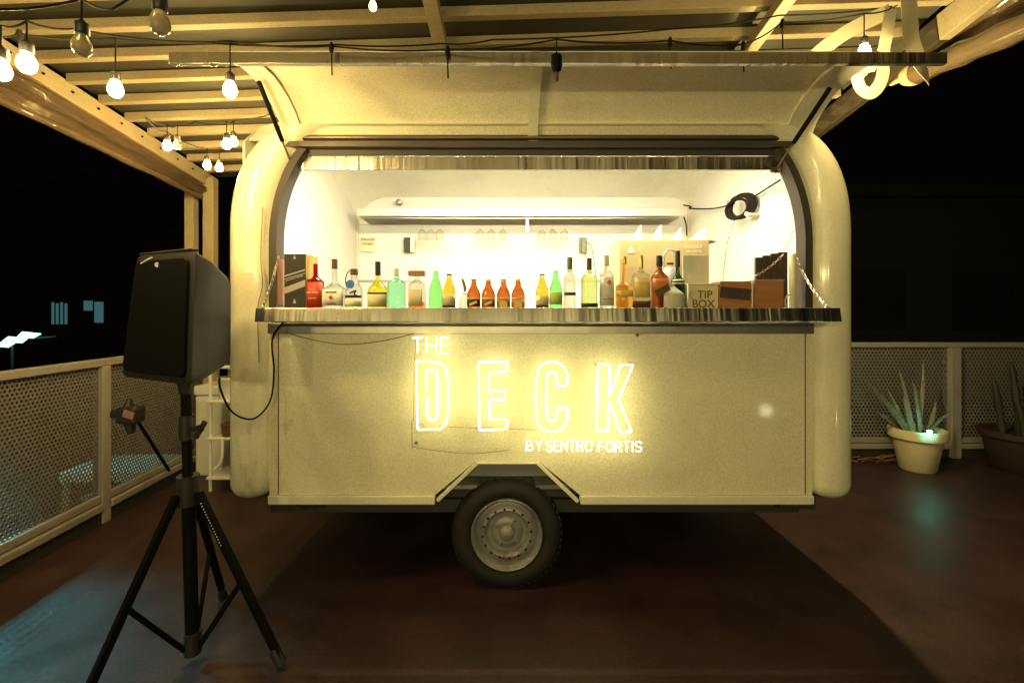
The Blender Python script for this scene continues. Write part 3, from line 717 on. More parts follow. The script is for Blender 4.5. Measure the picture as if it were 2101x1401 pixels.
def bottle(px0, px1, top, gm, label, hs, hn, rn, cap=None, labels=(), sq=2.0, capr=None, body_top=None, name='bottle', Y=BY, z=CZ, sy=1.0, lip=True, parts=None):
    """hs: shoulder start, hn: neck start as fraction of height; cap: (fraction where the cap starts, material)"""
    s = Y/F; cx = at((px0+px1)/2, 600, Y).x; R = (px1-px0)/2*s; H = at(0, top, Y).z-z
    if sq != 2.0: R_ = R
    t = thing(name, label, 'bottle', (cx, Y, z), BG)
    zc = cap[0] if cap else 1.0
    pr_ = [(R*.86, 0), (R*.97, .004), (R, .012), (R, hs*H)]
    for k in range(1, 7):
        q = k/6; e = (1-math.cos(q*PI))/2
        pr_.append((R+(rn-R)*e, (hs+(hn-hs)*q)*H))
    pr_.append((rn*.94, zc*H-.012)); pr_.append((rn*.94, zc*H))
    MB().lathe(pr_, 28, (cx, Y, z), sq=sq, sy=sy).build('glass_body', gm, t, smooth=True)
    if cap:
        cr = capr or rn*1.08
        MB().lathe([(cr*.96, zc*H+.0004), (cr, zc*H+.003), (cr, H-.003), (cr*.93, H)], 20, (cx, Y, z)).build('cap', cap[1], t, smooth=True)
    elif lip:
        MB().lathe([(rn*1.12, H+.0003), (rn*1.16, H+.003), (rn*1.05, H+.008)], 20, (cx, Y, z)).build('crown_cap', 'grey', t, smooth=True)
    for (z0, z1, lm, *rest) in labels:
        ang = rest[0] if rest else 1.25
        n = 14; vs = []
        for k in range(n+1):
            a_ = -PI/2-ang+2*ang*k/n; ca, sa = math.cos(a_), math.sin(a_)
            q = (abs(ca)**sq+abs(sa)**sq)**(-1.0/sq) if sq != 2.0 else 1
            def rad(h):
                for (r0, h0), (r1, h1) in zip(pr_, pr_[1:]):
                    if h0 <= h <= h1 and h1 > h0: return r0+(r1-r0)*(h-h0)/(h1-h0)
                return R
            for h in (z0*H, z1*H):
                r_ = rad(h)+.0012
                vs.append((cx+r_*q*ca, Y+r_*q*sa*sy, z+h))
        MB().add(vs, [(2*k, 2*k+2, 2*k+3, 2*k+1) for k in range(n)]).build('label', lm, t, smooth=True, solid=.0006)
    return t, cx, R, H

# carton with silver stripes
t = thing('spirits_carton', 'tall black spirits carton with slanting silver stripes at the counter end', 'carton', (at(606, 632, 2.27).x, 2.27, CZ))
a_ = at(583, 632, 2.25); b_ = at(627, 521, 2.25)
MB().box(a_.x, b_.x, 2.25, 2.36, CZ, b_.z).build('carton_body', 'ink', t, bevel=.001)
MB().box(b_.x+.0006, b_.x+.0016, 2.252, 2.358, CZ+.004, b_.z-.002).build('gold_side', 'goldfoil', t)
def strip(y0l, y0r, th, m='silver'):
    al_ = at(583, y0l, 2.248); ar_ = at(627, y0r, 2.248); h = th*2.25/F
    MB().add([(al_.x+.002, 2.2488, al_.z), (ar_.x-.002, 2.2488, ar_.z), (ar_.x-.002, 2.2488, ar_.z-h), (al_.x+.002, 2.2488, al_.z-h)], [(0, 1, 2, 3)]).build('stripe', m, t, solid=.0008)
strip(565, 552, 3); strip(590, 574, 13); strip(572, 560, 1.5)
text('JOHNNIE WALKER', .0105, 'silver', t, (at(604, 571, 2.248).x, 2.2484, at(604, 571, 2.248).z), tilt=.29)
M['figure'] = M['silver']
MB().poly([(at(604, 0, 2.248).x+dx, at(0, 528, 2.248).z+dz) for dx, dz in ((-.006, -.008), (.006, -.008), (.004, .004), (-.001, .010))], 2.2484, 2.2494).build('emblem', 'silver', t)
MB().poly([(at(604, 0, 2.248).x+dx, at(0, 618, 2.248).z+dz) for dx, dz in ((-.008, -.010), (.008, -.010), (.004, .004), (-.001, .012))], 2.2484, 2.2494).build('emblem', 'silver', t)
simple('bar_towel', 'dusty pink bar towel hanging folded beside the striped carton', 'towel', bx(568, 580, 532, 628, 2.40, .02), 'pink', bevel=.008)

t, cx, R, H = bottle(632, 663, 527, 'red_glass', 'deep red whiskey bottle beside the black striped carton', .50, .64, .011, (.86, 'cream'), [(.04, .50, 'redink')], sq=3.2)
text('RED STAG', .0135, 'cream', t, (cx, BY-R-.0035, CZ+H*.30), rz=0); text('by JIM BEAM', .007, 'cream', t, (cx, BY-R-.0035, CZ+H*.19))
t, cx, R, H = bottle(665, 708, 532, 'clear_glass', 'square clear bourbon bottle with white label and red seal', .36, .55, .013, (.80, 'brownboard'), [(.05, .37, 'paper', 1.0)], sq=4.5, sy=.8)
text('JIM BEAM', .013, 'ink', t, (cx, BY-R*.8-.004, CZ+H*.325)); text('BOURBON', .009, 'ink', t, (cx, BY-R*.8-.004, CZ+H*.09))
MB().lathe([(.0095, 0), (.0095, .001)], 20, (cx-.002, BY-R*.8-.0045, CZ+H*.215), 'y').build('seal', 'redink', t)
t, cx, R, H = bottle(709, 744, 552, 'clear_glass', 'ornate clear bottle with blue badge and dark curling handle', .42, .80, .014, (.84, 'brownboard'), [(.04, .25, 'paper'), (.26, .33, 'ink')], capr=.018)
MB().lathe([(.021, -.006), (.019, 0), (.001, .002)], 18, (cx-.006, BY-.033, CZ+H*.60), 'y').build('badge', 'blue', t, smooth=True)
MB().tube(smooth_line([(cx-.03, BY, CZ+H*.45), (cx-.042, BY, CZ+H*.66), (cx-.036, BY, CZ+H*.86), (cx-.02, BY, CZ+H*.97)]), .0028, 6).build('handle', 'brownboard', t, smooth=True)
MB().tube(smooth_line([(cx-.01, BY-.03, CZ+H*.38), (cx+.02, BY-.032, CZ+H*.44), (cx+.012, BY-.033, CZ+H*.36), (cx+.030, BY-.03, CZ+H*.30)]), .004, 6).build('scroll', 'ink', t, smooth=True)
bottle(755, 796, 537, 'yellow_glass', 'yellow liqueur bottle with tall black foil neck', .38, .64, .0115, (.70, 'ink'), [(.03, .30, 'cream'), (.30, .335, 'ink')], capr=.0135)
bottle(795, 832, 551, 'aqua_glass', 'wide aqua gin bottle with pale stopper', .62, .76, .014, (.80, 'frost'), [(.08, .55, 'aqua_label')] if False else [], sq=2.6, sy=.85, capr=.013)
t, cx, R, H = bottle(838, 873, 556, 'clear_glass', 'clear square bottle with a flat wooden block stopper', .60, .80, .012, (.86, 'darkwood'), [(.06, .50, 'frostlabel' if False else 'cream', .7)], sq=4.0, capr=.011)
MB().box(cx-.040, cx+.040, BY-.02, BY+.02, CZ+H*.86+.0006, CZ+H).build('wood_stopper', 'wood', t, bevel=.002)
simple('shot_cup', 'small orange cup standing behind the wooden-stoppered bottle', 'cup', MB().lathe([(.030, 0), (.040, .034), (.037, .034), (.028, .003)], 20, (at(855, 632, 2.38).x, 2.38, CZ)), M['orange_glass'], smooth=True)
def beer(px0, px1, top, gm, label, labels, cap='grey', hs=.44):
    return bottle(px0, px1, top, gm, label, hs, .88, .0128, (.955, cap), labels, capr=.0140)
beer(880, 908, 555, 'green_glass', 'green beer bottle beside the wooden-stoppered bottle', [(.08, .45, 'palegreen' if False else 'greenlabel')] if False else [(.10, .44, 'pale_label')] if 'pale_label' in M else [], 'aqua_glass')
M['green_label'] = mat('green_label', (0.45, 0.66, 0.16), 0.5); M['amber_label'] = mat('amber_label', (0.75, 0.55, 0.16), 0.5); M['rust_label'] = mat('rust_label', (0.60, 0.20, 0.04), 0.5)
beer(908, 935, 562, 'honey_glass', 'honey-coloured beer bottle with black label foot, beside the first green one', [(.02, .09, 'ink'), (.09, .40, 'cream')], 'brownboard')
t, cx, R, H = bottle(942, 965, 598, 'clear_glass', 'low clear bottle with a tilted metal pour spout', .7, .9, .008, None, lip=False)
MB().tube([(cx, BY, CZ+H), (cx+.001, BY, CZ+H*1.25), (cx-.012, BY, CZ+H*1.75)], [.006, .008, .005], 10).build('pour_spout', 'grey', t, smooth=True)
labs = ['brown stubby beer bottle with black and white label, beside pour-spout bottle', 'brown stubby beer bottle with dark red label, second of the four brown ones',
        'brown stubby beer bottle with orange arch label, third of the four brown ones', 'brown stubby beer bottle with orange label, beside the wide gap']
for k, px in enumerate((972, 1002, 1033, 1063)):
    t, cx, R, H = beer(px-14, px+14, 573, 'brown_glass', labs[k], [(.06, .30, ['ink', 'brownink', 'rust_label', 'rust_label'][k]), (.27+.05, .37, 'cream', 1.0)], 'goldfoil' if k % 2 else 'grey')
    if k < 2: MB().bar((cx-.018, BY-R-.002, CZ+H*.12), (cx+.018, BY-R-.002, CZ+H*.22), .002, .012).build('label_flash', 'cream', t)
    else: MB().lathe([(.020, 0), (.020, .001)], 20, (cx, BY-R-.002, CZ+H*.12), 'y').build('label_arch', 'amber_label', t)
beer(1099, 1126, 562, 'honey_glass', 'honey-coloured beer bottle across the gap from the brown ones', [(.02, .09, 'ink'), (.09, .36, 'cream')], 'brownboard')
beer(1127, 1154, 555, 'green_glass', 'green beer bottle beside the clear vodka bottle', [(.10, .42, 'green_label')], 'aqua_glass')
bottle(1157, 1181, 528, 'clear_glass', 'clear vodka bottle with tall grey cap and thin dark label band', .60, .74, .0125, (.76, 'grey'), [(.25, .31, 'ink')])
bottle(1192, 1226, 530, 'pale_green_glass', 'pale green bottle with brown cork cap and black base band', .60, .74, .011, (.76, 'brownboard'), [(.02, .10, 'ink', 1.5)], capr=.0125)
t, cx, R, H = bottle(1230, 1259, 524, 'clear_glass', 'clear rum bottle with a round orange sun on its label', .60, .76, .012, (.80, 'frost'), [(.05, .58, 'frost')])
MB().lathe([(.011, 0), (.011, .001)], 20, (cx+.006, BY-R-.003, CZ+H*.48), 'y').build('sun_print', 'rust_label', t)
text('RON DORADA', .0072, 'ink', t, (cx, BY-R-.003, CZ+H*.17))
bottle(1264, 1297, 527, 'orange_glass', 'orange liqueur bottle with a gold cap', .42, .52, .009, (.86, 'goldfoil'), [(.22, .34, 'amber_label')], sq=3, capr=.0125)
bottle(1296, 1334, 525, 'clear_glass', 'gold-capped brandy bottle with yellow label and brown base', .60, .74, .010, (.76, 'goldfoil'), [(.0, .14, 'brownink', 1.4), (.20, .58, 'amber_label', .8)], sq=2.6, sy=.8, capr=.011)
t, cx, R, H = bottle(1336, 1370, 525, 'brown_glass', 'brown whisky bottle with black ribbed cap and slanted label', .55, .76, .0125, (.79, 'ink'), [(.30, .56, 'rust_label', 1.1)], sq=3, capr=.0150)
MB().bar((cx-.034, BY-R-.004, CZ+H*.27), (cx+.034, BY-R-.004, CZ+H*.40), .002, .030).build('slanted_label', 'brownboard', t)
bottle(1377, 1404, 515, 'dark_green_glass', 'dark green bottle with beaded black stopper', .45, .62, .0105, (.72, 'ink'), [(.42, .50, 'cream')], Y=2.37, capr=.012)
t, cx, R, H = bottle(1352, 1402, 583, 'frost', 'squat frosted white bottle with round shoulders', .50, .98, .014, None, lip=False, sq=2.6)
# jug behind
t = thing('water_jug', 'white plastic jug with arched handle behind the whisky bottles', 'jug', at(1375, 600, 2.47))
q = at(1375, 600, 2.47); jt = at(0, 545, 2.47).z
MB().lathe([(.05, 0), (.058, .01), (.058, jt-CZ-.08), (.045, jt-CZ-.03), (.03, jt-CZ)], 24, (q.x, 2.47, CZ-.01)).build('jug_body', 'plasticwhite', t, smooth=True)
MB().tube(smooth_line([at(1361, 550, 2.47), at(1362, 525, 2.47), at(1371, 513, 2.47), at(1381, 514, 2.47), at(1388, 528, 2.47), at(1388, 550, 2.47)]), .006, 8).build('jug_handle', 'plasticwhite', t, smooth=True)
bx(1369, 1382, 539, 543, 2.405, .004).build('jug_slot', 'ink', t)
# payment card stand (QR left out)
t = thing('card_stand', 'blank white card stand in front of the big kraft carton', 'card stand', at(1426, 600, 2.40))
bx(1401, 1452, 524, 586, 2.40, .006).build('card', 'paper', t, bevel=.001)
bx(1399, 1454, 586, 632, 2.396, .012).build('stand_base', 'frost', t, bevel=.002)
# big kraft carton
t = thing('kraft_carton', 'large brown kraft carton standing behind the bottles', 'carton', at(1362, 632, 2.7))
a_ = at(1271, 632, 2.68); b_ = at(1455, 492, 2.68)
MB().box(a_.x, b_.x, 2.68, 2.93, 1.4255, b_.z).build('carton_body', 'kraft', t, bevel=.003)
MB().add([(b_.x+.001, 2.685, b_.z-.001), (b_.x+.001, 2.92, b_.z-.001), (b_.x+.05, 2.92, b_.z-.004), (b_.x+.05, 2.70, b_.z-.008)], [(0, 1, 2, 3)]).build('carton_flap', 'kraft', t, solid=.004)
tri = at(1295, 512, 2.678)
MB().poly([(tri.x-.022, tri.z-.02), (tri.x+.022, tri.z-.02), (tri.x, tri.z+.024)], 2.6775, 2.679).build('recycling_mark', 'paper', t)
text('FRAGILE', .030, 'cream', t, (at(1422, 506, 2.68).x, 2.6792, at(1422, 507, 2.68).z)); text('this side up', .02, 'cream', t, (at(1424, 515, 2.68).x, 2.6792, at(1424, 516, 2.68).z))
ll = ['standing over the triangle mark, first in row', 'second in the row from the triangle mark', 'third in the row, before the tallest gap', 'widest one, over the printed words']
for k, (x0, x1, yt) in enumerate(((1293, 1315, 462), (1334, 1358, 460), (1374, 1400, 466), (1410, 1452, 464))):
    A_, B_, C_ = at(x0, 491, 2.78), at(x1, 491, 2.78), at(x1, yt, 2.78)
    o = MB().poly([(A_.x, b_.z+.0005), (B_.x, b_.z+.0005), (C_.x, C_.z)], 2.78+k*.01, 2.784+k*.01).build('folded_card', 'paper', None)
    tag(o, 'white folded card on kraft carton, '+ll[k], 'card', 'white cards standing on the kraft carton')
# tip box
t = thing('tip_box', 'cream box lettered TIP BOX on the counter', 'tip box', at(1443, 632, 2.30))
bx_a = at(1412, 632, 2.31); bx_b = at(1474, 585, 2.31)
MB().box(bx_a.x, bx_b.x, 2.31, 2.40, 1.4795, bx_b.z).build('box_body', 'cream', t, bevel=.002)
MB().box(bx_a.x-.002, bx_b.x+.002, 2.305, 2.402, bx_b.z+.0005, bx_b.z+.008).build('box_lid', 'cream', t, bevel=.002)
text('TIP', .054, 'brownink', t, (at(1446, 605, 2.31).x, 2.3092, at(1446, 605, 2.31).z), ext=.001)
text('BOX', .054, 'brownink', t, (at(1443, 629, 2.31).x, 2.3092, at(1443, 624, 2.31).z), ext=.001)
# the letters' feet and box stand a little lower, on a wooden tray edge
MB().tube(smooth_line([at(1420, 597, 2.309), at(1416, 606, 2.309), at(1421, 614, 2.309)]), .0016, 5).build('printed_squiggle', 'brownink', t)
t = thing('wooden_box', 'reddish wooden box with a dark slanting band beside the tip box', 'box', at(1508, 632, 2.3))
a_ = at(1477, 632, 2.30); b_ = at(1541, 577, 2.30)
MB().box(a_.x, b_.x, 2.30, 2.40, CZ, b_.z).build('box_body', 'wood', t, bevel=.002)
c1, c2 = at(1478, 599, 2.298), at(1540, 605, 2.298)
MB().bar((c1.x, 2.298, c1.z), (c2.x, 2.298, c2.z), .003, .056).build('dark_band', 'darkwood', t)
MB().box(b_.x+.002, b_.x+.008, 2.295, 2.41, CZ, b_.z-.001).build('white_edge', 'paper', t)
t = thing('wooden_box', 'plain reddish wooden box beneath the dark chained board', 'box', at(1578, 632, 2.3))
a_ = at(1548, 632, 2.30); b_ = at(1608, 576, 2.30)
MB().box(a_.x, b_.x, 2.30, 2.40, CZ, b_.z).build('box_body', 'wood', t, bevel=.002)
MB().box(a_.x-.003, b_.x+.003, 2.2985, 2.401, b_.z+.0004, b_.z+.006).build('box_lid', 'kraft', t, bevel=.001)
# dark menu board planks
t = thing('menu_board', 'dark planked board leaning against the opening frame, chain across it', 'board', at(1584, 632, 2.44))
tops = [(1551, 1566, 528), (1567, 1582, 524), (1583, 1598, 520), (1599, 1617, 517)]
for x0, x1, yt in tops:
    bx(x0, x1-.6, yt, 631, 2.43, .018).build('plank', 'darkwood', t, bevel=.001)
chain(at(1549, 566, 2.415), at(1607, 522, 2.415), .012, 'short pale chain hanging slantwise across the dark planked board', L=.020)
o = MB().tube([at(1607, 520, 2.42), at(1628, 472, 2.45)], .002, 5).build('support_wire', 'thinwire', None); tag(o, 'thin wire from the dark board up to the opening frame', 'wire')
t = thing('paper_roll', 'cream paper roll holder standing behind counter at the frame', 'paper roll', at(1626, 632, 2.40))
q = at(1627, 632, 2.40); MB().lathe([(.016, 0), (.017, .004), (.017, at(0, 522, 2.4).z-CZ), (.012, at(0, 520, 2.4).z-CZ)], 20, (q.x, 2.40, CZ)).build('roll', 'cream', t, smooth=True)
MB().tube(smooth_line([at(1612, 630, 2.38), at(1611, 615, 2.38), at(1617, 606, 2.38), at(1623, 604, 2.38)]), .005, 6).build('handle', 'cream', t, smooth=True)

# ================================================================== NEON SIGN
YN = YP-.115
ns = thing('neon_sign', 'glowing outlined neon sign reading THE DECK BY SENTRO FORTIS', 'neon sign', at(1085, 820, YN))
def npt(cx, cy): return at(820+cx/4.04, 670+cy/4.04, YN)      # from the enlarged crop
def neon(pts, closed=False, r=.0046, k=4, smooth=True, parent=ns, name='neon_letter'):
    P = smooth_line(pts, closed, k) if smooth else [Vector(p) for p in pts]
    return P, closed, r
def letter(strokes, r=.0034):
    mb = MB()
    for s_ in strokes:
        mb.tube(s_[0], r, 6, closed=s_[1])
    return mb.build('neon_letter', 'neon', ns, smooth=True)
def rnd(pts, closed=True, rad=10):
    """round the corners of a pixel polyline"""
    out = []; n = len(pts)
    for i in range(n):
        p = Vector((*pts[i], 0)); a_ = Vector((*pts[i-1], 0)); b_ = Vector((*pts[(i+1) % n], 0))
        if not closed and i in (0, n-1): out.append(p); continue
        la, lb = (a_-p), (b_-p); r1 = min(rad, la.length*.45); r2 = min(rad, lb.length*.45)
        pa, pb = p+la.normalized()*r1, p+lb.normalized()*r2
        for t_ in (0, .33, .67, 1): out.append((1-t_)**2*pa+2*t_*(1-t_)*p+t_*t_*pb)
    return [npt(q.x, q.y) for q in out]
letter([(rnd([(135, 288), (250, 288), (330, 300), (385, 350), (402, 430), (402, 720), (385, 800), (340, 850), (150, 853)]), True),
        (rnd([(222, 540), (218, 400), (225, 368), (262, 358), (300, 372), (316, 420), (316, 740), (300, 768), (268, 776), (240, 765), (232, 735), (230, 590)], False), False)])
letter([(rnd([(655, 292), (893, 292), (890, 374), (738, 382), (738, 528), (872, 532), (870, 608), (742, 610), (745, 768), (892, 770), (890, 850), (660, 856)]), True)])
letter([(rnd([(1308, 480), (1303, 420), (1290, 385), (1260, 374), (1228, 388), (1218, 430), (1220, 700), (1228, 765), (1256, 790), (1288, 775), (1302, 730), (1305, 678), (1392, 676), (1390, 760), (1370, 830), (1320, 866), (1250, 872), (1175, 845), (1138, 790), (1130, 700), (1130, 430), (1150, 350), (1195, 305), (1265, 288), (1330, 305), (1375, 350), (1393, 420), (1388, 490), (1312, 492)], rad=14), True)])
letter([(rnd([(1645, 312), (1738, 314), (1742, 580), (1830, 322), (1935, 318), (1815, 600), (1922, 872), (1832, 880), (1738, 625), (1722, 868), (1632, 866)]), True)])
# small single-stroke letters
SF = {
 'T': [[(0, 1), (1, 1)], [(.5, 1), (.5, 0)]], 'H': [[(0, 0), (0, 1)], [(1, 0), (1, 1)], [(0, .5), (1, .5)]],
 'E': [[(1, 1), (0, 1), (0, 0), (1, 0)], [(0, .52), (.85, .52)]], 'B': [[(0, 0), (0, 1), (.6, 1), (.9, .85), (.9, .68), (.6, .53), (0, .53)], [(.6, .53), (1, .36), (1, .15), (.65, 0), (0, 0)]],
 'Y': [[(0, 1), (.5, .48), (1, 1)], [(.5, .48), (.5, 0)]], 'S': [[(.95, .85), (.7, 1), (.3, 1), (.05, .85), (.05, .65), (.3, .52), (.7, .48), (.95, .33), (.95, .15), (.7, 0), (.3, 0), (.05, .14)]],
 'N': [[(0, 0), (0, 1), (1, 0), (1, 1)]], 'R': [[(0, 0), (0, 1), (.65, 1), (.95, .85), (.95, .65), (.65, .5), (0, .5)], [(.55, .5), (1, 0)]],
 'O': [[(.5, 1), (.15, .88), (0, .5), (.15, .12), (.5, 0), (.85, .12), (1, .5), (.85, .88), (.5, 1)]], 'F': [[(1, 1), (0, 1), (0, 0)], [(0, .52), (.8, .52)]],
 'I': [[(.5, 0), (.5, 1)]]}
def small(word, x0, x1, y0, y1, wid, r):
    n = len(word); wsum = sum(wid.get(c, 1.0) for c in word); gap = (x1-x0)*.22/max(1, n-1)
    u = ((x1-x0)-gap*(n-1))/wsum; x = x0
    for c in word:
        w_ = u*wid.get(c, 1.0)
        if c != ' ':
            st_ = [([npt(x+w_*p[0], y1+(y0-y1)*p[1]) for p in s_], False) for s_ in SF[c]]
            letter(st_, r)
        x += w_+gap
small('THE', 112, 408, 92, 218, {'T': 1.0, 'H': 1.1, 'E': .9}, .0030)
small('BY', 1050, 1180, 945, 1025, {}, .0022)
small('SENTRO', 1215, 1598, 945, 1030, {'O': 1.25, 'I': .3, 'E': .85}, .0022)
small('FORTIS', 1650, 2005, 952, 1035, {'O': 1.25, 'I': .3, 'F': .85}, .0022)
# stand-off pins and feed wire
sp = MB()
for cx_, cy_ in ((135, 300), (150, 853), (655, 300), (660, 850), (1130, 500), (1250, 872), (1645, 330), (1632, 860), (1935, 318), (1922, 872)):
    q = npt(cx_, cy_); MB().tube([(q.x, YN+.003, q.z), (q.x, YP+.001, q.z)], .003, 6).build('standoff', 'plasticwhite', ns)
wr = MB()
MB().tube([npt(95, 790)+Vector((0,.015,0)), npt(98, 1015)+Vector((0,.015,0))], .0016, 5).build('feed_wire', 'thinwire', ns)
MB().tube(smooth_line([npt(100, 1000)+Vector((0,.016,0)), npt(300, 1035)+Vector((0,.016,0)), npt(600, 1060)+Vector((0,.016,0)), npt(900, 1030)+Vector((0,.016,0))]), .0012, 5).build('feed_wire', 'thinwire', ns)
MB().tube([npt(400, 838)+Vector((0,.016,0)), npt(1120, 862)+Vector((0,.016,0))], .0011, 5).build('feed_wire', 'thinwire', ns)
MB().tube([npt(130, 100)+Vector((0,.016,0)), npt(118, 300)+Vector((0,.016,0)), npt(108, 790)+Vector((0,.016,0))], .0014, 5).build('feed_wire', 'thinwire', ns)
for q in (npt(98, 1015), npt(80, 55), npt(2020, 80)):
    MB().lathe([(.009, 0), (.008, -.006), (.003, -.009)], 12, (q.x, YP, q.z), 'y').build('fixing_screw', 'grey', ns)

# ================================================================== LOUDSPEAKER on tripod
SPO = Vector((-1.315, 1.90, 0))
sp = thing('loudspeaker', 'black tapered loudspeaker on the tripod stand', 'loudspeaker', SPO)
ftr = at(405, 514, 1.76); fbr = at(396, 790, 1.76); ftl = at(285, 512, 1.90); fbl = at(254, 772, 1.88)
btr = at(469, 566, 2.08); bbr = at(469, 750, 2.08)
# hull: front face (rounded), mid, back
def facepts(tl, tr_, br, bl, n=5, rad=.03):
    out = []
    C = [tl, tr_, br, bl]
    for i in range(4):
        p = C[i]; a_ = C[i-1]; b_ = C[(i+1) % 4]; da = (a_-p).normalized(); db = (b_-p).normalized()
        rr_ = min(rad, (a_-p).length*.4, (b_-p).length*.4)
        for k in range(n):
            t_ = k/(n-1); out.append((1-t_)**2*(p+da*rr_)+2*t_*(1-t_)*p+t_*t_*(p+db*rr_))
    return out
depth = (btr-ftr); dl = Vector((0.20, 0.26, 0))
btl = Vector((-1.42, 2.12, btr.z)); bbl = Vector((-1.42, 2.12, bbr.z))
ftl.z = ftr.z-.004
rings = []
F0 = facepts(ftl, ftr, fbr, fbl, rad=.035); cF = sum(F0, Vector())/len(F0)
fn = (ftr-ftl).cross(fbr-ftr).normalized(); fn = fn if fn.y < 0 else -fn
rings.append([cF+(p-cF)*.94+fn*.012 for p in F0]); rings.append([p+fn*.006 for p in F0]); rings.append(F0)
mtr, mbr, mbl, mtl = ftr.lerp(btr, .35)+Vector((0.012, 0, .008)), fbr.lerp(bbr, .35)+Vector((.012, 0, -.006)), fbl.lerp(bbl, .35)+Vector((-.02, 0, -.006)), ftl.lerp(btl, .35)+Vector((-.02, 0, .008))
rings.append(facepts(mtl, mtr, mbr, mbl, rad=.04)); rings.append(facepts(btl, btr, bbr, bbl, rad=.03))
Bk = rings[-1]; cB = sum(Bk, Vector())/len(Bk); rings.append([cB+(p-cB)*.9+Vector((.008, .012, 0)) for p in Bk])
n = len(F0); mb = MB(); mb.add([p for r_ in rings for p in r_], [(i*n+j, i*n+(j+1) % n, (i+1)*n+(j+1) % n, (i+1)*n+j) for i in range(len(rings)-1) for j in range(n)]+[tuple(range(n)), tuple(range((len(rings)-1)*n, len(rings)*n))])
mb.build('cabinet', 'cabinet', sp, smooth=True)
G = [cF+(p-cF)*.88+fn*.022 for p in F0]; G2 = [cF+(p-cF)*.90+fn*.0125 for p in F0]
MB().add(G2+G, [(j, (j+1) % n, n+(j+1) % n, n+j) for j in range(n)]+[tuple(range(n, 2*n))]).build('grille', 'blackmetal', sp, smooth=True)
MB().bar(ftl+Vector((.01, .01, .006)), ftr+Vector((-.02, .012, .004)), .035, .010).build('top_edge', 'cabinet', sp, bevel=.004)
q1 = ftl.lerp(ftr, .13)+Vector((0, -.026, -.036)); q2 = ftl.lerp(ftr, .32)+Vector((0, -.026, -.016))
MB().bar(q1, q2, .004, .006).build('badge', 'silver', sp)
q1 = ftl.lerp(ftr, .42)+Vector((0, -.028, -.046)); MB().lathe([(.010, 0), (.010, .003)], 12, q1, 'y').build('logo_mark', 'silver', sp)

ts = thing('tripod_stand', 'black tripod speaker stand with three splayed legs', 'speaker stand', (-1.36, 1.93, 0))
C0 = Vector((-1.36, 1.93, 0))
MB().tube([C0+Vector((.01, 0, .70)), C0+Vector((.0, 0, 1.16))], .019, 14).build('upper_pole', 'blackmetal', ts, smooth=True)
MB().tube([C0+Vector((.028, 0, .045)), C0+Vector((.01, 0, .76))], .026, 14).build('lower_pole', 'blackmetal', ts, smooth=True)
MB().tube([C0+Vector((.011, 0, .66)), C0+Vector((.010, 0, .78))], .042, 14).build('leg_collar', 'black', ts, smooth=True)
MB().tube([C0+Vector((.004, 0, .93)), C0+Vector((.003, 0, 1.03))], .028, 14).build('height_clamp', 'black', ts, smooth=True)
MB().tube([C0+Vector((.0, 0, 1.12)), C0+Vector((.0, 0, 1.20))], [.024, .036], 14).build('speaker_cup', 'black', ts, smooth=True)
kn = [C0+Vector((.03, -.01, .97)), C0+Vector((.07, -.02, .985)), C0+Vector((.085, -.025, .975))]
MB().tube(kn, [.008, .012, .010], 8).build('clamp_knob', 'black', ts, smooth=True)
MB().bar(C0+Vector((.055, -.02, .94)), C0+Vector((.095, -.02, 1.01)), .012, .022).build('knob_wing', 'black', ts, bevel=.005)
MB().tube([C0+Vector((.028, 0, .04)), C0+Vector((.028, 0, .13))], .034, 14).build('lower_collar', 'black', ts, smooth=True)
feet = [Vector((-0.945, 1.895, .012)), Vector((-1.46, 2.34, .012)), Vector((-1.52, 1.60, .012))]
for f_ in feet:
    dr = Vector((f_.x-C0.x, f_.y-C0.y, 0)).normalized()
    top = C0+dr*.045+Vector((.011, 0, .71))
    lg = MB().bar(top, f_+Vector((0, 0, .02)), .026, .030).build('leg', 'blackmetal', ts, bevel=.005)
    dd = (f_-top).normalized()
    MB().tube([f_+Vector((0, 0, .008))-dd*.07, f_+Vector((0, 0, .010))], [.020, .023], 12).build('rubber_foot', 'black', lg, smooth=True)
    MB().bar(C0+dr*.03+Vector((.028, 0, .07)), top.lerp(f_, .52), .016, .020).build('brace', 'blackmetal', ts, bevel=.003)
mb = MB()
tp = C0+(feet[0]-C0).normalized()*.045+Vector((.011, 0, .71))
# white beaded tie hanging on the leg
tt = MB()
for k in range(16):
    p = tp.lerp(feet[0], .06+k*.016)+Vector((.004, -.021, .004)); tt.lathe([(.001, -.0025), (.0028, 0), (.001, .0025)], 6, p)
tag(tt.build('bead_chain', 'plasticwhite', None), 'string of tiny white beads lying along the stand leg', 'bead string')

# speaker cable loops over to the trailer
o = MB().tube(smooth_line([at(450, 775, 2.02), at(453, 800, 2.05), at(472, 840, 2.15), at(500, 858, 2.25), at(528, 855, 2.32), at(555, 820, 2.36), at(562, 760, 2.385), at(560, 690, 2.39), (CX0+.06, 2.37, CZ-.03)], k=8), .0045, 8).build('speaker_cable', 'cable', None, smooth=True)
tag(o, 'black cable looping from the loudspeaker back up to the counter', 'cable')
o = MB().tube(smooth_line([at(575, 676, 2.385), at(620, 692, 2.395), at(700, 706, 2.40), at(780, 700, 2.40), at(850, 684, 2.39)], k=8), .002, 6).build('sign_cable', 'thinwire', None, smooth=True)
tag(o, 'thin wire sagging under the counter towards the neon sign', 'cable')
o = MB().tube(smooth_line([(pl-.02, 2.386, 2.0), (pl-.03, 2.384, 1.75), (pl-.022, 2.386, 1.60), (pl-.045, 2.384, 1.47), (pl-.04, 2.386, 1.2)], k=8), .002, 6).build('frame_wire', 'thinwire', None, smooth=True)
tag(o, 'thin wire running down the trailer end beside the opening frame', 'wire')

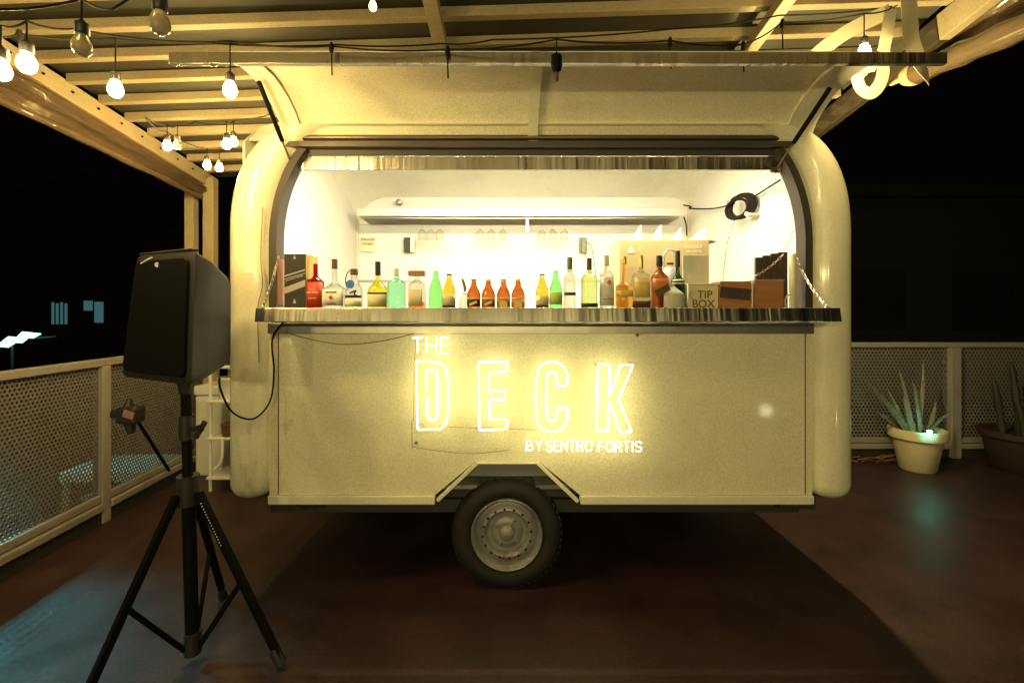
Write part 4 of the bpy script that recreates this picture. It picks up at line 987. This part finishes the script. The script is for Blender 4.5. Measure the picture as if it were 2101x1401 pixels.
# ================================================================== STRING LIGHTS
BGRP = 'festoon bulbs strung under the canopy'
def bulb(p, label, lit='bulb', cord=.10, r=.024, tilt=(0, 0)):
    """p = bulb centre"""
    p = Vector(p); t = thing('festoon_bulb', label, 'light bulb', p, BGRP)
    MB().lathe([(.001, -r*1.15), (r*.55, -r*1.0), (r*.9, -r*.55), (r, 0), (r*.88, r*.55), (r*.62, r*1.1), (r*.5, r*1.35)], 16, p).build('bulb_glass', lit, t, smooth=True)
    MB().lathe([(r*.62, r*1.36), (r*.72, r*1.5), (r*.72, r*2.6), (r*.35, r*2.9), (r*.2, r*3.1)], 14, p).build('socket', 'black', t, smooth=True)
    MB().tube([p+Vector((0, 0, r*3.0)), p+Vector((tilt[0], tilt[1], r*3.0+cord))], .0028, 6).build('cord', 'cable', t)
    return p+Vector((tilt[0], tilt[1], r*3.0+cord))
tops = []
def B(px, py, Y, label, **kw): return bulb(at(px, py, Y), label, **kw)
n1 = B(237, 185, 1.72, 'lit bulb hanging before the battens beside the canopy curtain', cord=.12)
n2 = B(472, 186, 1.80, 'lit bulb hanging beside the curved hatch edge', cord=.12)
n0 = B(55, 132, 1.42, 'big lit bulb over the amber curtain at the picture edge', cord=.06)
nm1 = B(2, 146, 1.36, 'lit bulb cut by the picture edge over the curtain', cord=.06)
d1 = B(168, 96, 1.28, 'unlit bulb with black socket between the two big lit ones and battens', lit='bulb_off', cord=.06)
d2 = B(328, 50, 1.16, 'unlit bulb hanging highest, under the top batten', lit='bulb_off', cord=.06)
d3 = B(765, 14, 1.9, 'dim bulb peeping in at the top beside the long beam', lit='bulb_dim', cord=.04, r=.016)
f1 = B(343, 300, 2.9, 'far lit bulb of the pair low over the curtain', cord=.06)
f2 = B(364, 300, 2.95, 'pale unlit bulb touching a lit one over the curtain', lit='bulb_off', cord=.06)
f3 = B(465, 297, 2.85, 'lit bulb of the close pair beside the trailer shoulder', cord=.07)
f4 = B(479, 292, 3.05, 'further lit bulb of the close pair at the trailer shoulder', cord=.07)
f5 = B(425, 340, 3.35, 'low lit bulb above the twin canopy posts', cord=.05)
f6 = B(450, 345, 3.45, 'lowest lit bulb, just outside the trailer shoulder', cord=.05)
r1 = B(1773, 108, 2.05, 'very bright bulb at the canopy corner beside the webbing loop', lit='bulb_hot', cord=.10)
r2 = bulb((1.86, 3.02, 2.36), 'bright bulb hidden behind the trailer shoulder', lit='bulb_hotter', cord=.06)
p = at(1142, 135, 1.87); h1 = p+Vector((0, 0, .105))
t = thing('empty_socket', 'empty black bulb socket dangling before the open hatch', 'socket', p)
MB().lathe([(.012, .045), (.021, .040), (.023, .0), (.019, -.018), (.010, -.026), (.009, -.028)], 16, p).build('socket_body', 'blackmetal', t, smooth=True)
MB().lathe([(.008, -.0285), (.0085, -.062), (.004, -.066)], 12, p).build('socket_stub', 'brownboard', t, smooth=True)
MB().tube([p+Vector((0, 0, .046)), h1], .0028, 6).build('cord', 'cable', t)
# side bulb out of view, then fill bulbs added far back to light the panel
BACK = []
for x, y, z, q in ((-2.65, 1.0, 2.62, 'over the loudspeaker side'), (-2.5, -3.1, 2.15, 'fill added far back, outermost at loudspeaker side'), (-1.6, -3.4, 2.1, 'fill added far back, second from the loudspeaker side'),
                   (-.7, -3.2, 2.1, 'fill added far back, third from the loudspeaker side'), (.2, -3.4, 2.1, 'fill added far back, about over the middle'), (1.2, -3.2, 2.1, 'fill added far back, towards the plant side'), (-1.2, -4.0, 2.15, 'fill added furthest back of all')):
    bulb((x, y, z), 'lit bulb out of view, '+q, cord=.08, lit='bulb_unseen'); BACK.append((x, y, z))
def bulb_light(p, watts, col=(1.0, 0.82, 0.34), rad=.03):
    l = bpy.data.lights.new('bulb_filament', 'POINT'); l.energy = watts; l.color = col; l.shadow_soft_size = rad
    o = bpy.data.objects.new('bulb_filament', l); COL.objects.link(o); o.location = Vector(p)-Vector((0, 0, .07)); return o
for p in BACK: bulb_light(p, P_FILL if p[1] < 0 else P_FILL*.25)
bulb_light((1.86, 3.02, 2.36), P_CORNER, (1.0, 0.76, 0.30))
def wire(nodes, label, s_=.03, r=.0034):
    pts = []
    for a_, b_ in zip(nodes, nodes[1:]): pts += sag(a_, b_, s_, 8)[:-1]
    pts.append(Vector(nodes[-1]))
    o = MB().tube(pts, r, 6).build('festoon_cable', 'cable', None, smooth=True); return tag(o, label, 'cable')
W1 = [at(-40, 70, 1.5), at(40, 70, 1.62), n1, n2, at(680, 95, 1.9), at(918, 102, 1.92), h1+Vector((0, 0, .0)), at(1375, 84, 1.98), at(1525, 92, 2.03), at(1605, 46, 2.10), r1, at(1840, 12, 2.3)]
W1[2] = n1; W1[3] = n2
fc = wire(W1, 'long black festoon cable sagging along above the hatch edge', .012)
for q in (W1[1], W1[4], W1[5], W1[7], W1[8], W1[9]):
    MB().tube([q+Vector((0, 0, .014)), q+Vector((0, 0, -.004)), q+Vector((0, 0, -.024)), q+Vector((0, 0, -.028)), q+Vector((0.003, 0, -.12))], [.006, .011, .009, .003, .003], 8).build('drop_connector', 'cable', fc, smooth=True)
wire([at(0, 20, 1.2), d1, at(230, 20, 1.2), d2+Vector((0, 0, 0)), at(520, -60, 1.3)], 'black festoon cable carrying the unlit bulbs at the top corner', .008)
wire([nm1+Vector((-.3, 0, .05)), nm1, n0, at(150, 60, 1.55), at(420, 88, 1.75), at(690, 92, 2.05), at(905, 90, 2.1), at(1010, 82, 2.1), at(1380, 60, 2.15), at(1600, 32, 2.2), at(1830, 14, 2.3)], 'second black festoon cable running just over the first', .010)
wire([at(298, 240, 2.75), f1, f2, at(400, 250, 3.0), f3, f4, at(560, 232, 2.9)], 'tangled festoon cable carrying the low lit pairs', .014)
wire([at(300, 244, 2.76), at(340, 270, 3.0), f5, f6, at(540, 300, 3.3)], 'festoon cable drooping to the bulbs above the canopy posts', .02)

# ================================================================== POTTED PLANTS
def leaf(base, direc, L, w_, curl, mb):
    b_ = Vector(base); d_ = Vector(direc).normalized(); side = d_.cross(Vector((0, -1, 0.1))).normalized(); nn = side.cross(d_)
    N = 9; vs = []
    p = b_.copy(); dd = d_.copy()
    for i in range(N+1):
        t_ = i/N; ww = w_*(0.75+1.0*t_)*(1-t_)**.7 if t_ < 1 else 0
        ww = max(ww, .0006)
        up = nn*ww*.35
        vs += [p-side*ww/2+up, p-nn*ww*.12, p+side*ww/2+up, p+nn*ww*.05]
        p = p+dd*(L/N); dd = (dd+Vector((d_.x*curl, d_.y*curl, -abs(curl)*.6))/N).normalized()
    fs = [(i*4+j, i*4+(j+1) % 4, (i+1)*4+(j+1) % 4, (i+1)*4+j) for i in range(N) for j in range(4)]
    return mb.add(vs, fs)
pp = Vector((at(1882, 965, 4.30).x, 4.30, 0))
pt = thing('potted_agave', 'spiky pale agave in a white flowerpot by the perforated railing', 'potted plant', pp)
MB().lathe([(.130, .0), (.140, .01), (.188, .285), (.204, .29), (.216, .30), (.220, .372), (.214, .382), (.196, .382), (.190, .34), (.18, .33), (.001, .33)], 40, pp).build('flowerpot', 'pot', pt, smooth=True)
MB().lathe([(.186, .331), (.13, .345), (.001, .35)], 24, pp).build('soil', 'soil', pt, smooth=True)
for (px, py, w_, cu_, bxo) in ((1782, 772, .055, .25, -.09), (1846, 762, .05, .1, -.04), (1893, 745, .055, .0, .0), (1918, 820, .05, .15, .06), (1850, 815, .06, -.9, -.05), (1862, 838, .06, .2, -.06), (1805, 838, .05, .4, -.10), (1940, 835, .045, .6, .09), (1880, 800, .05, 0, .02), (1825, 800, .045, .2, -.07), (1872, 780, .04, .05, .0)):
    b_ = pp+Vector((bxo, random.uniform(-.05, .05), .335)); tip = at(px, py, 4.28+random.uniform(-.1, .12))
    m = MB(); leaf(b_, tip-b_, (tip-b_).length*1.03, w_*1.2, cu_*.8, m).build('leaf', 'leaf', pt, smooth=True)
sl = thing('garden_light', 'small glowing teal garden light on the rim of the white flowerpot', 'garden light', at(1907, 886, 4.08))
q = at(1907, 886, 4.08)
MB().lathe([(.001, -.016), (.015, -.008), (.019, 0), (.015, .009), (.001, .014)], 16, q, sy=.9).build('light_lens', 'teal_led', sl, smooth=True)
MB().tube([q+Vector((0, .018, -.01)), q+Vector((0, .05, -.06))], .006, 8).build('clip', 'black', sl)
p2 = Vector((at(2092, 945, 4.3).x, 4.28, 0))
pt = thing('potted_cactus', 'dark columnar cactus in a wide clay planter at the railing', 'potted plant', p2)
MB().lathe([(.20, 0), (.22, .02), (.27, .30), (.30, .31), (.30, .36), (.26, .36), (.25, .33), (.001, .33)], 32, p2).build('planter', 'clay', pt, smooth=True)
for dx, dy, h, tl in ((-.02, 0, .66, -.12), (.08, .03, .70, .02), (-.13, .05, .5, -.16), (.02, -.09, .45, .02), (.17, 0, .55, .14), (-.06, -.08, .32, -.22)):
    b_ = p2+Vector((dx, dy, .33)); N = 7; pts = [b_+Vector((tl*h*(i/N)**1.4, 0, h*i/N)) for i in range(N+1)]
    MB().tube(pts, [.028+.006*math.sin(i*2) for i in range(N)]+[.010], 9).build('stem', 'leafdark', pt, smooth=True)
# bits of cut timber/debris at the railing foot
t = thing('fallen_twig', 'dry broken twigs lying at the railing foot beside the flowerpot', 'twig', at(1790, 950, 4.4))
rndb = random.Random(4)
for k in range(9):
    a_ = Vector((3.0+rndb.uniform(0, .6), 4.45+rndb.uniform(-.06, .08), .02+rndb.uniform(0, .04))); b_ = a_+Vector((rndb.uniform(.08, .25), rndb.uniform(-.06, .06), rndb.uniform(-.01, .06)))
    MB().tube([a_, a_.lerp(b_, .5)+Vector((0, 0, .015)), b_], .006, 5).build('twig_piece', 'brownink', t)

# ================================================================== THINGS BY THE LEFT END OF THE TRAILER
t = thing('storage_rack', 'white plastic storage rack partly hidden behind the trailer end', 'rack', at(468, 960, 3.9))
x0, x1 = at(446, 0, 3.9).x, at(560, 0, 3.9).x
for z_ in (.10, .42, .72, 1.0):
    MB().box(x0, x1, 3.75, 4.15, z_, z_+.022).build('rack_shelf', 'plasticwhite', t, bevel=.006)
for xx in (x0+.02, x1-.02):
    for yy in (3.78, 4.12): MB().tube([(xx, yy, 0.0), (xx, yy, 1.12)], .013, 8).build('rack_post', 'plasticwhite', t, smooth=True)
MB().tube(smooth_line([at(440, 962, 3.72), at(452, 950, 3.73), at(456, 930, 3.74), at(456, 900, 3.75)]), .012, 8).build('rack_foot', 'plasticwhite', t, smooth=True)
simple('storage_tub', 'white tub standing on the middle shelf of the plastic rack', 'tub', MB().lathe([(.07, .742), (.09, .90), (.095, .905), (.095, .92), (.001, .925)], 20, (x0+.13, 3.86, 0)), 'plasticwhite', smooth=True)
simple('storage_tub', 'dark small tub on the top shelf of the plastic rack', 'tub', MB().lathe([(.06, 1.022), (.07, 1.13), (.001, 1.135)], 16, (x0+.16, 3.86, 0)), 'black', smooth=True)
simple('storage_tub', 'dark low tub on the lower shelf of the plastic rack', 'tub', MB().lathe([(.08, .442), (.09, .54), (.001, .545)], 16, (x0+.17, 3.84, 0)), 'brownboard', smooth=True)
t = thing('cool_box', 'tall pale cooler cabinet standing behind the loudspeaker pole', 'cooler', at(418, 930, 4.2))
a_ = at(397, 930, 4.1); b_ = at(440, 792, 4.1)
MB().box(a_.x, b_.x+.05, 4.12, 4.50, 0.0, b_.z-.09).build('cooler_body', 'plasticwhite', t, bevel=.015)
MB().box(a_.x-.01, b_.x+.06, 4.11, 4.51, b_.z-.086, b_.z).build('cooler_lid', 'plasticwhite', t, bevel=.015)
# fence mounted tool
t = thing('grass_trimmer', 'black trimmer head with pale tag on a slanting rod, leaning on the railing', 'trimmer', at(345, 960, 3.4))
h_ = at(270, 850, 2.95)
MB().tube([h_+Vector((.03, 0, -.03)), at(318, 920, 3.15), at(347, 965, 3.3)], .010, 8).build('rod', 'blackmetal', t, smooth=True)
MB().box(h_.x-.07, h_.x+.06, h_.y-.05, h_.y+.05, h_.z-.055, h_.z+.055).build('motor_head', 'black', t, bevel=.02)
MB().box(h_.x-.11, h_.x-.06, h_.y-.04, h_.y+.04, h_.z-.02, h_.z+.03).build('shroud', 'black', t, bevel=.012)
MB().tube([h_+Vector((-.02, 0, .05)), h_+Vector((-.01, 0, .10))], [.03, .012], 8).build('cap', 'black', t, smooth=True)
MB().tube([h_+Vector((-.01, 0, -.05)), h_+Vector((.0, 0, -.12))], [.035, .02], 8).build('spool', 'black', t, smooth=True)
MB().bar(h_+Vector((-.01, -.053, .02)), h_+Vector((.055, -.053, .0)), .002, .045).build('tag', 'pink', t)

# ================================================================== BEYOND THE RAILING
t = thing('plastic_table', 'low white plastic table under teal light beyond the railing', 'table', (-3.9, 4.6, -.9))
def P(px, py, Y): return at(px, py, Y)
a_, b_ = at(150, 955, 4.75), at(395, 950, 5.1)
zt_ = at(240, 952, 4.9).z-.0
MB().box(-4.62, -3.35, 4.72, 5.30, -.20, -.165).build('table_top', 'plasticwhite', t, bevel=.008)
MB().box(-4.60, -3.37, 4.70, 4.719, -.27, -.168).build('table_apron', 'plasticwhite', t, bevel=.004)
for xx, yy in ((-4.57, 4.76), (-3.40, 4.76), (-4.57, 5.25), (-3.40, 5.25)): MB().bar((xx, yy, -.201), (xx-.05, yy, -.9), .05, .05).build('leg', 'plasticwhite', t, bevel=.006)
MB().box(-4.50, -3.45, 4.80, 5.20, -.50, -.47).build('lower_shelf', 'plasticwhite', t, bevel=.006)
# far house with lit windows
bd = thing('dark_house', 'dark house across the road with two teal-lit windows', 'house', (-19, 20.5, -.9))
MB().box(-26, -10.5, 20, 28, -.9, 5.2).build('wall', 'bldg', bd)
MB().poly([(-26.6, 5.201), (-9.9, 5.201), (-18, 7.4)], 19.6, 28.4).build('roof', 'bldg', bd)
for (x0_, x1_, y0_, y1_, nb) in ((104, 140, 620, 665, 4), (170, 214, 617, 662, 2)):
    a_, b_ = at(x0_, y1_, 19.95), at(x1_, y0_, 19.95)
    wf = MB().box(a_.x-.06, b_.x+.06, 19.96, 19.998, a_.z-.06, b_.z+.06).build('window', 'bldg', bd)
    stp = (b_.x-a_.x)/nb
    for k in range(nb):
        zlow = a_.z+((b_.z-a_.z)*.55 if (nb == 2 and k == 0) else 0)
        MB().box(a_.x+k*stp+.04, a_.x+(k+1)*stp-.04, 19.94, 19.955, zlow, b_.z-(.05 if k % 2 else 0)).build('pane', 'coldwin', wf)
# street canopy lamp : three bright cold panels
cl = thing('street_lamp', 'bright row of three slanting cold light panels on a post beyond the railing', 'lamp', (-11.5, 11, -.9))
for q in (((-20, 709), (-8, 702), (31, 703), (17, 712)), ((5, 700), (17, 691), (57, 694), (45, 703)), ((36, 690), (46, 681), (84, 685), (68, 693))):
    pts = [at(px, py, 11+(.25 if k in (1, 2) else 0)) for k, (px, py) in enumerate(q)]
    MB().add(pts, [(0, 1, 2, 3)]).build('light_panel', 'cold', cl, solid=.02)
MB().tube([(-12.3, 11.4, -.9), (-12.3, 11.4, .74)], .03, 10).build('post', 'under', cl)
MB().bar((-12.5, 11.4, .76), (-11.2, 11.4, .86), .05, .03).build('arm', 'under', cl)
# dark building on the plant side
bd = thing('dark_house', 'unlit dark building beyond the railing on the potted plant side', 'house', (12, 14, -.9))
MB().box(7.5, 22, 12, 20, -.9, 4.4).build('wall', 'bldg', bd)
MB().box(7.2, 22.3, 11.7, 20.3, 4.401, 4.7).build('roof', 'bldg', bd)
for k in range(4):
    wf = MB().box(8.6+k*2.8, 10.2+k*2.8, 11.97, 11.999, 1.0, 2.6).build('window', 'ground', bd)

# ================================================================== small lamps' own light
# cold floodlight outside the railing, rakes the deck through the perforated sheet
fl = thing('flood_lamp', 'cold floodlight on a pole outside the railing', 'lamp', (-7.2, 3.6, -.9))
MB().tube([(-7.45, 3.6, -.9), (-7.45, 3.6, 2.62)], .04, 8).build('pole', 'bldg', fl)
MB().box(-7.5, -7.0, 3.5, 3.7, 2.62, 2.66).build('lamp_head', 'blackmetal', fl)
ld = bpy.data.lights.new('flood_beam', 'SPOT'); ld.energy = 14000; ld.color = (.06, .66, .74); ld.spot_size = math.radians(12); ld.spot_blend = 1.0; ld.shadow_soft_size = .17
lo = bpy.data.objects.new('flood_beam', ld); COL.objects.link(lo); lo.parent = fl; lo.location = (0, 0, 3.4)
lo.rotation_euler = (Vector((-2.20, 2.08, 0))-Vector((-7.2, 3.6, 2.5))).to_track_quat('-Z', 'Y').to_euler()
ld = bpy.data.lights.new('flood_beam', 'SPOT'); ld.energy = 700; ld.color = (.15, .85, .85); ld.spot_size = math.radians(16); ld.spot_blend = .5; ld.shadow_soft_size = .05
lo = bpy.data.objects.new('flood_beam', ld); COL.objects.link(lo); lo.parent = fl; lo.location = (0.05, 0, 3.4)
lo.rotation_euler = (Vector((-4.0, 4.85, -.2))-Vector((-7.15, 3.6, 2.5))).to_track_quat('-Z', 'Y').to_euler()
# low garden light behind the viewer that glints on the trailer side
gl = thing('path_light', 'low path light on the deck behind the viewer', 'garden light', (2.70, -.1, 0))
MB().lathe([(.03, 0), (.03, .36), (.055, .365)], 16, (2.70, -.1, 0)).build('stake', 'black', gl)
MB().lathe([(.04, .366), (.045, .39), (.045, .45), (.03, .47), (.001, .475)], 16, (2.70, -.1, 0)).build('lens', mat('lit_path_lens', (1, 1, .8), .3, emit=(1, .9, .5), estr=60), gl, smooth=True)
